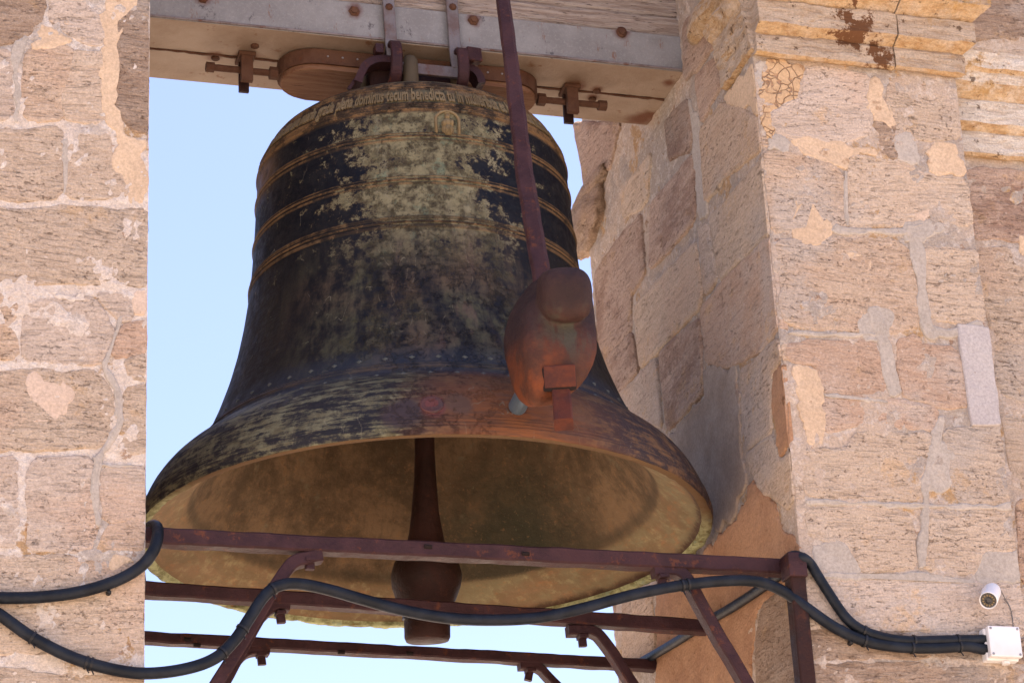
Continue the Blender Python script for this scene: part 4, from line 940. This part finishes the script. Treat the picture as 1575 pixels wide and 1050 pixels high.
# head: union of lumps, remeshed to one surface
vd = (at(850, 500, 1, -1.05)-CAM).normalized(); right_ = vd.cross(Vector((0, 0, 1))).normalized(); upv = right_.cross(vd).normalized()
bm = bmesh.new()
def lump(px, py, y, rx, ru, rd, tw=0., pw=.8, sub=4, yawd=0.):
    c_ = at(px, py, 1, y); Rm = Matrix((right_, upv, -vd)).transposed() @ Matrix.Rotation(R(yawd), 3, 'Y') @ Matrix.Rotation(R(tw), 3, 'Z')
    r_ = bmesh.ops.create_icosphere(bm, subdivisions=sub, radius=1)
    for v in r_['verts']:
        q = Vector([math.copysign(abs(t)**pw, t) for t in v.co]); v.co = c_+Rm @ Vector((q.x*rx, q.y*ru, q.z*rd))
px_ = 1/485.
SEC = [(418, 838, 884, .045), (425, 826, 898, .06), (440, 812, 905, .085), (460, 797, 908, .10), (480, 786, 910, .112), (500, 780, 912, .12), (520, 777, 914, .125), (545, 779, 914, .125), (565, 784, 908, .12), (585, 788, 898, .11), (600, 793, 886, .095), (614, 800, 866, .075), (625, 812, 846, .04)]
rings = []
for y_, xa_, xb_, dp in SEC:
    a_ = at(xa_, y_, 1, -1.05); b_ = at(xb_, y_, 1, -1.05); cc_ = (a_+b_)/2; hw_ = (b_-a_).length/2; rg_ = []
    for i in range(28):
        t = 2*math.pi*i/28; cx_, sx_ = math.cos(t), math.sin(t)
        u_ = math.copysign(abs(cx_)**.45, cx_); v_ = math.copysign(abs(sx_)**.45, sx_)
        rg_.append((u_, v_))
    yw = R(-24); q_ = [(u_*hw_*math.cos(yw)-v_*dp*math.sin(yw), u_*hw_*math.sin(yw)+v_*dp*math.cos(yw)) for u_, v_ in rg_]
    kx = hw_/max(abs(u_) for u_, _ in q_)
    rings.append([bm.verts.new(cc_+right_*u_*kx-vd*v_) for u_, v_ in q_])
for r1, r2 in zip(rings[:-1], rings[1:]):
    for j in range(28): bm.faces.new((r1[j], r1[(j+1) % 28], r2[(j+1) % 28], r2[j]))
bm.faces.new(rings[0][::-1]); bm.faces.new(rings[-1])
lump(868, 454, -1.180, .075, .078, .075, 0, .68, yawd=14)
o = mesh('hammer_head', bm, M['hammer'], hm)
md = o.modifiers.new('r', 'REMESH'); md.mode = 'VOXEL'; md.voxel_size = .005
ms = o.modifiers.new('s', 'SMOOTH'); ms.factor = .5; ms.iterations = 10
bpy.context.view_layer.update()
me = bpy.data.meshes.new_from_object(o.evaluated_get(bpy.context.evaluated_depsgraph_get())); o.modifiers.clear(); o.data = me
me.polygons.foreach_set('use_smooth', [True]*len(me.polygons))
bm = bmesh.new(); obox(bm, at(861, 578, 1, -1.13), right_, -vd, upv, (.088, .10, .062), .004); mesh('collar', bm, M['iron_red'], hm)
bm = bmesh.new(); obox(bm, at(860, 582, 1, -1.125), right_, -vd, upv, (.094, .10, .068), .008); mesh('collar_gap_shade', bm, M['slot'], hm)  # dark box added as the shaded gap round the collar
a_ = at(862, 588, 1, -1.12); b_ = at(867, 653, 1, -1.17); bm = bmesh.new(); sweep(bm, densify([a_, b_], .02), rrect(.052, .050, .004), ref=vd, jit=.002); mesh('tongue', bm, M['iron_red'], hm)
c = at(803, 612, 1, -.955); bm = bmesh.new(); Mx = (Vector((c.x, c.y+.1, .2)).normalized()).to_track_quat('Z', 'Y').to_matrix().to_4x4(); Mx.translation = c
lathe(bm, [(.0001, -.05), (.024, -.05), (.026, -.045), (.026, .04), (.022, .045), (.0001, .045)], 24, M=Mx, closed=True); mesh('striker_tip', bm, M['steel'], hm, smooth=False)

# ------------------------------------------------------------------ iron frame
fr = empty('iron_frame', (0, 0, -.3), 'brown painted iron frame of three bars with bent braces across the opening below the bell', 'frame')
BY = (-.712, .02, .54)
def bar(pts, wy, hz, name='bar', mat='iron', jit=.0028):
    bm = bmesh.new(); sweep(bm, densify(pts, .025), rrect(wy, hz, .005), ref=Vector((0, 0, 1)), jit=jit, jf=16); return mesh(name, bm, M[mat], fr)
e0 = at(240, 827, 1, BY[0]); e1 = at(1236, 875, 1, BY[0]); d = (e1-e0).normalized()
bar([e0-d*.12, e1], .05, .046)
e0 = at(225, 907, 1, BY[1]); e1 = at(1086, 965, 1, BY[1]); d = (e1-e0).normalized(); bar([e0-d*.2, e1+d*.04], .05, .044)
e0 = at(225, 981, 1, BY[2]); e1 = at(1010, 1024, 1, BY[2]); d = (e1-e0).normalized(); bar([e0-d*.25, e1+d*.03], .048, .036)
# slots in the bars: dark pegs standing in for shaded recesses
for px, py, y in ((658, 840, 0), (808, 851, 0), (288, 982, 2), (303, 991, 2), (525, 1002, 2), (630, 1004, 2)):
    c = at(px, py, 1, BY[y]-.0245); bm = bmesh.new(); sweep(bm, [c+Vector((-.011, 0, 0)), c+Vector((.011, 0, -.001))], circ(.0068, 8)); mesh('slot', bm, M['slot'], fr)
def brace(pix, y, w_=.042, t_=.018, pin=None):
    P = catmull([at(x, yy, 1, y) for x, yy in pix], 8); bm = bmesh.new(); rings = []
    for i, p in enumerate(P):
        t = (P[min(i+1, len(P)-1)]-P[max(0, i-1)]).normalized(); nrm = Vector((t.z, 0, -t.x)); j = Vector(noise.noise_vector(p*14))*.002
        rings.append([bm.verts.new(p+j+nrm*a_+Vector((0, b_, 0))) for a_, b_ in ((t_, -w_/2+.004), (t_-.004, -w_/2), (-t_+.004, -w_/2), (-t_, -w_/2+.004), (-t_, w_/2), (t_, w_/2))])
    for r1, r2 in zip(rings[:-1], rings[1:]):
        for j in range(6): bm.faces.new((r1[j], r1[(j+1) % 6], r2[(j+1) % 6], r2[j]))
    bm.faces.new(rings[0][::-1]); bm.faces.new(rings[-1]); o = mesh('brace', bm, M['iron'], fr)
    if pin:
        a_ = at(pin[0], pin[1]-22, 1, y); b_ = at(pin[0]+pin[2], pin[1]+14, 1, y); bm = bmesh.new(); sweep(bm, densify([a_, b_], .02), rrect(.026, .018, .003), ref=Vector((0, 1, 0)), jit=.002)
        q = mesh('wedge_pin', bm, M['iron'], o)
        bm = bmesh.new(); c = a_.lerp(b_, .55); obox(bm, c+Vector((0, -.004, -.004)), (1, 0, .1), (0, 1, 0), (-.1, 0, 1), (.030, .04, .012), .002); mesh('wedge', bm, M['iron'], o)
def ext(pix, n): (x0, y0_), (x1, y1_) = pix[-2], pix[-1]; return pix+[(x1+(x1-x0)*n, y1_+(y1_-y0_)*n)]
brace(ext([(494, 855), (476, 858), (452, 864), (436, 882), (415, 915), (380, 975), (335, 1048)], 3.5), BY[0], pin=(476, 862, 0))
brace(ext([(445, 932), (424, 930), (404, 944), (390, 966), (350, 1040)], 3), BY[1], pin=(428, 944, 5))
brace(ext([(414, 1002), (398, 1000), (378, 1004), (362, 1022), (343, 1054)], 5), BY[2], t_=.014, pin=(399, 1008, 4))
brace(ext([(1004, 878), (1020, 877), (1042, 880), (1060, 900), (1085, 945), (1145, 1048)], 2.0), BY[0], pin=(1020, 888, -3))
brace(ext([(872, 970), (892, 970), (912, 972), (930, 988), (980, 1064)], 2.5), BY[1], t_=.016, pin=(893, 980, 4))
brace(ext([(798, 1024), (816, 1024), (832, 1030), (850, 1048)], 6), BY[2], t_=.013, pin=(818, 1032, -6))
a_ = at(1221, 868, 0, XR-.028); pz = [a_+Vector((0, 0, .02)), Vector((a_.x+.002, a_.y, -1.6))]
bm = bmesh.new(); sweep(bm, densify(pz, .05), rrect(.048, .050, .004), ref=Vector((0, 1, 0)), jit=.002); po = mesh('post', bm, M['iron_dark'], fr)
bm = bmesh.new(); box(bm, (a_.x-.030, a_.y-.034, a_.z-.045), (a_.x+.027, a_.y+.033, a_.z+.028), .004); mesh('collar', bm, M['iron'], po)

# ------------------------------------------------------------------ cables
def cable(name, pts, r_, label, group, n=8):
    c0 = Vector(pts[0]); root = empty(name, c0, label, 'cable', group)
    P = catmull(pts, n); bm = bmesh.new(); sweep(bm, P, circ(r_, 14), ref=Vector((.1, .2, 1)))
    mesh('conduit', bm, M['cable'], root, smooth=True); return root, P
def tie(root, P, i, r_, extra=0.0, tail=True):
    p = P[i]; t = (P[i+1]-P[i-1]).normalized(); bm = bmesh.new(); sweep(bm, [p-t*.0032, p+t*.0032], circ(r_+.0028, 14), ref=Vector((.1, .2, 1)))
    if tail: sweep(bm, [p+Vector((0, -.004, -r_)), p+Vector((.006, -.008, -r_-.014))], circ(.002, 5))
    mesh('cable_tie', bm, M['tie'], root)
yc = YF-.024
def F(x, y, Y=yc): return at(x, y, 1, Y)
RC = .0165
main = [F(-200, 850), F(-80, 895), F(-30, 928), F(0, 945), F(50, 980), F(110, 1010), F(170, 1028), F(225, 1035, yc-.005), F(285, 1028, -.785), F(330, 1012, -.778), F(360, 985, -.772), F(385, 948, -.770), F(405, 918, -.770), F(425, 902, -.770), F(455, 897, -.770), F(500, 905, -.770), F(560, 922, -.772), F(620, 938, -.774), F(690, 950, -.778), F(760, 953, -.778), F(830, 949, -.774), F(900, 934, -.774), F(970, 915, -.772), F(1040, 901, -.770), F(1110, 893, -.772), F(1165, 894, -.774), F(1205, 909, -.780), F(1240, 934, -.79), F(1285, 965, yc), F(1330, 985, yc), F(1380, 994, yc), F(1440, 996, yc), F(1485, 993, yc), F(1508, 997, yc), F(1524, 999, yc)]
mc, MP = cable('cable', main, RC, 'long black conduit sagging across the opening from the left wall to the white box', 'black conduits')
def idx(P, px, py, y=None):
    best = 0; bd = 1e9
    for i, p in enumerate(P):
        d = p-CAM; z = d.dot(FW); x = W0/2+FPX*d.dot(RT)/z; yy = H0/2-FPX*d.dot(UP)/z
        e = (x-px)**2+(yy-py)**2
        if e < bd: bd = e; best = i
    return max(1, min(len(P)-2, best))
for q in ((47, 979), (131, 1020), (142, 1023), (345, 1003), (374, 967), (420, 905), (1050, 900), (1055, 900), (1330, 985), (1405, 995), (1475, 994)): tie(mc, MP, idx(MP, *q), RC)
left = [F(-200, 880), F(-80, 905), F(-20, 917), F(30, 919), F(80, 916), F(130, 908), F(180, 892), F(215, 872, yc-.004), F(234, 850, -.80), F(242, 828, -.79), F(242, 812, -.75), F(236, 808, -.69), at(228, 812, 1, -.60), at(222, 818, 1, -.4)]
lc, _ = cable('cable', left, RC*1.0, 'short black conduit curling round the corner of the left pier', 'black conduits')
xr = XR-.022
V = lambda x, y: at(x, y, 0, xr)
right = [F(1530, 982), F(1508, 983), F(1450, 984), F(1400, 985), F(1360, 980), F(1325, 968), F(1300, 948), F(1275, 912), F(1258, 885, yc-.0), F(1246, 866, yc), F(1234, 857, -.80), Vector((XR-.03, -.76, F(1222, 856, -.76).z)), V(1200, 882), V(1165, 908), V(1125, 934), V(1085, 957), V(1050, 980), V(1010, 1004), V(985, 1018), V(960, 1030)]
rc, RPp = cable('cable', right, RC*.92, 'second black conduit rising from the white box and turning round the right pier corner', 'black conduits')
for q in ((1330, 972), (1405, 984), (1475, 984)): tie(rc, RPp, idx(RPp, *q), RC*.92, tail=False)
# wall plugs under the cables
for px, py, lab in ((167, 911, 'small black plug in the left wall just under the short conduit'), (1308, 988, 'small black plug in the right wall just under the long conduit')):
    c = at(px, py, 1, YF-.012); bm = bmesh.new(); Mx = Matrix.Rotation(R(90), 4, 'X'); Mx.translation = c; lathe(bm, [(.0065, -.02), (.0075, .003), (.006, .009), (.003, .012), (.0001, .012)], 12, M=Mx, closed=True)
    tag(mesh('wall_plug', bm, M['tie'], None, smooth=True), lab, 'wall plug', 'black wall plugs')

# ------------------------------------------------------------------ junction box
jc = at(1540, 991, 1, YF-.03)
jb = empty('junction_box', (jc.x, YF, jc.z), 'square white plastic junction box at the end of the two conduits', 'junction box')
bm = bmesh.new(); box(bm, (jc.x-.055, YF-.035, jc.z-.05), (jc.x+.05, YF-.002, jc.z+.048), .006); mesh('box_base', bm, M['white_box'], jb)
bm = bmesh.new(); box(bm, (jc.x-.050, YF-.056, jc.z-.044), (jc.x+.053, YF-.0355, jc.z+.05), .005); mesh('lid', bm, M['white_box'], jb)
for sx in (-1, 1):
    for sz in (-1, 1):
        bm = bmesh.new(); Mx = Matrix.Rotation(R(90), 4, 'X'); Mx.translation = (jc.x+.0015+sx*.043, YF-.056, jc.z+.003+sz*.039); lathe(bm, [(.004, -.001), (.004, .001), (.0001, .0015)], 10, M=Mx, closed=True); mesh('screw', bm, M['screw'], jb)
bm = bmesh.new(); lathe(bm, [(.0001, -.008), (.012, -.008), (.013, .0)], 14, c=(jc.x+.01, YF-.025, jc.z-.05), closed=True); mesh('gland', bm, M['white_box'], jb)

# ------------------------------------------------------------------ camera
cc = at(1523, 916, 1, YF-.07)
sc = empty('security_camera', (cc.x, YF, cc.z), 'white bullet security camera on the right pier above the junction box', 'security camera')
dirc = (at(1519, 925, 1, YF-.13)-at(1528, 903, 1, YF-.05)).normalized()
Mx = dirc.to_track_quat('Z', 'Y').to_matrix().to_4x4(); Mx.translation = cc
bm = bmesh.new(); lathe(bm, [(.0001, -.052), (.020, -.050), (.025, -.046), (.0268, -.038), (.0268, .036), (.026, .042), (.0248, .042), (.024, .034), (.0001, .034)], 32, M=Mx, closed=True); mesh('housing', bm, M['white'], sc, smooth=False)
for p in sc.children[0].data.polygons: p.use_smooth = True
bm = bmesh.new(); lathe(bm, [(.0236, .0345), (.023, .037), (.0001, .0375)], 28, M=Mx, closed=True); mesh('front_glass', bm, M['lens'], sc)
for i in range(12):
    a = 2*math.pi*i/12; bm = bmesh.new(); q = Mx @ Vector(((.0155)*math.cos(a), .0155*math.sin(a), .038)); bmesh.ops.create_uvsphere(bm, u_segments=6, v_segments=4, radius=.0032, matrix=Matrix.Translation(q)); mesh('led', bm, M['led'], sc)
bm = bmesh.new(); lathe(bm, [(.009, .037), (.009, .041), (.005, .043), (.0001, .043)], 16, M=Mx, closed=True); mesh('lens', bm, M['lens'], sc)
bm = bmesh.new(); sweep(bm, [cc+Vector((-.012, .015, -.012)), Vector((cc.x+.030, YF+.0, cc.z+.03))], circ(.010, 10)); Mx2 = Matrix.Rotation(R(90), 4, 'X'); Mx2.translation = (cc.x+.030, YF-.002, cc.z+.03); lathe(bm, [(.024, 0), (.022, .008), (.0001, .009)], 18, M=Mx2, closed=True); mesh('bracket', bm, M['white'], sc)
wp = catmull([at(1538, 905, 1, YF-.05), at(1546, 920, 1, YF-.012), at(1554, 935, 1, YF-.009), at(1557, 950, 1, YF-.009), at(1559, 969, 1, YF-.03)], 6)
bm = bmesh.new(); sweep(bm, wp, circ(.0016, 6)); tag(mesh('wire', bm, M['wire'], None, smooth=True), 'thin grey wire running from the security camera down to the junction box', 'wire')
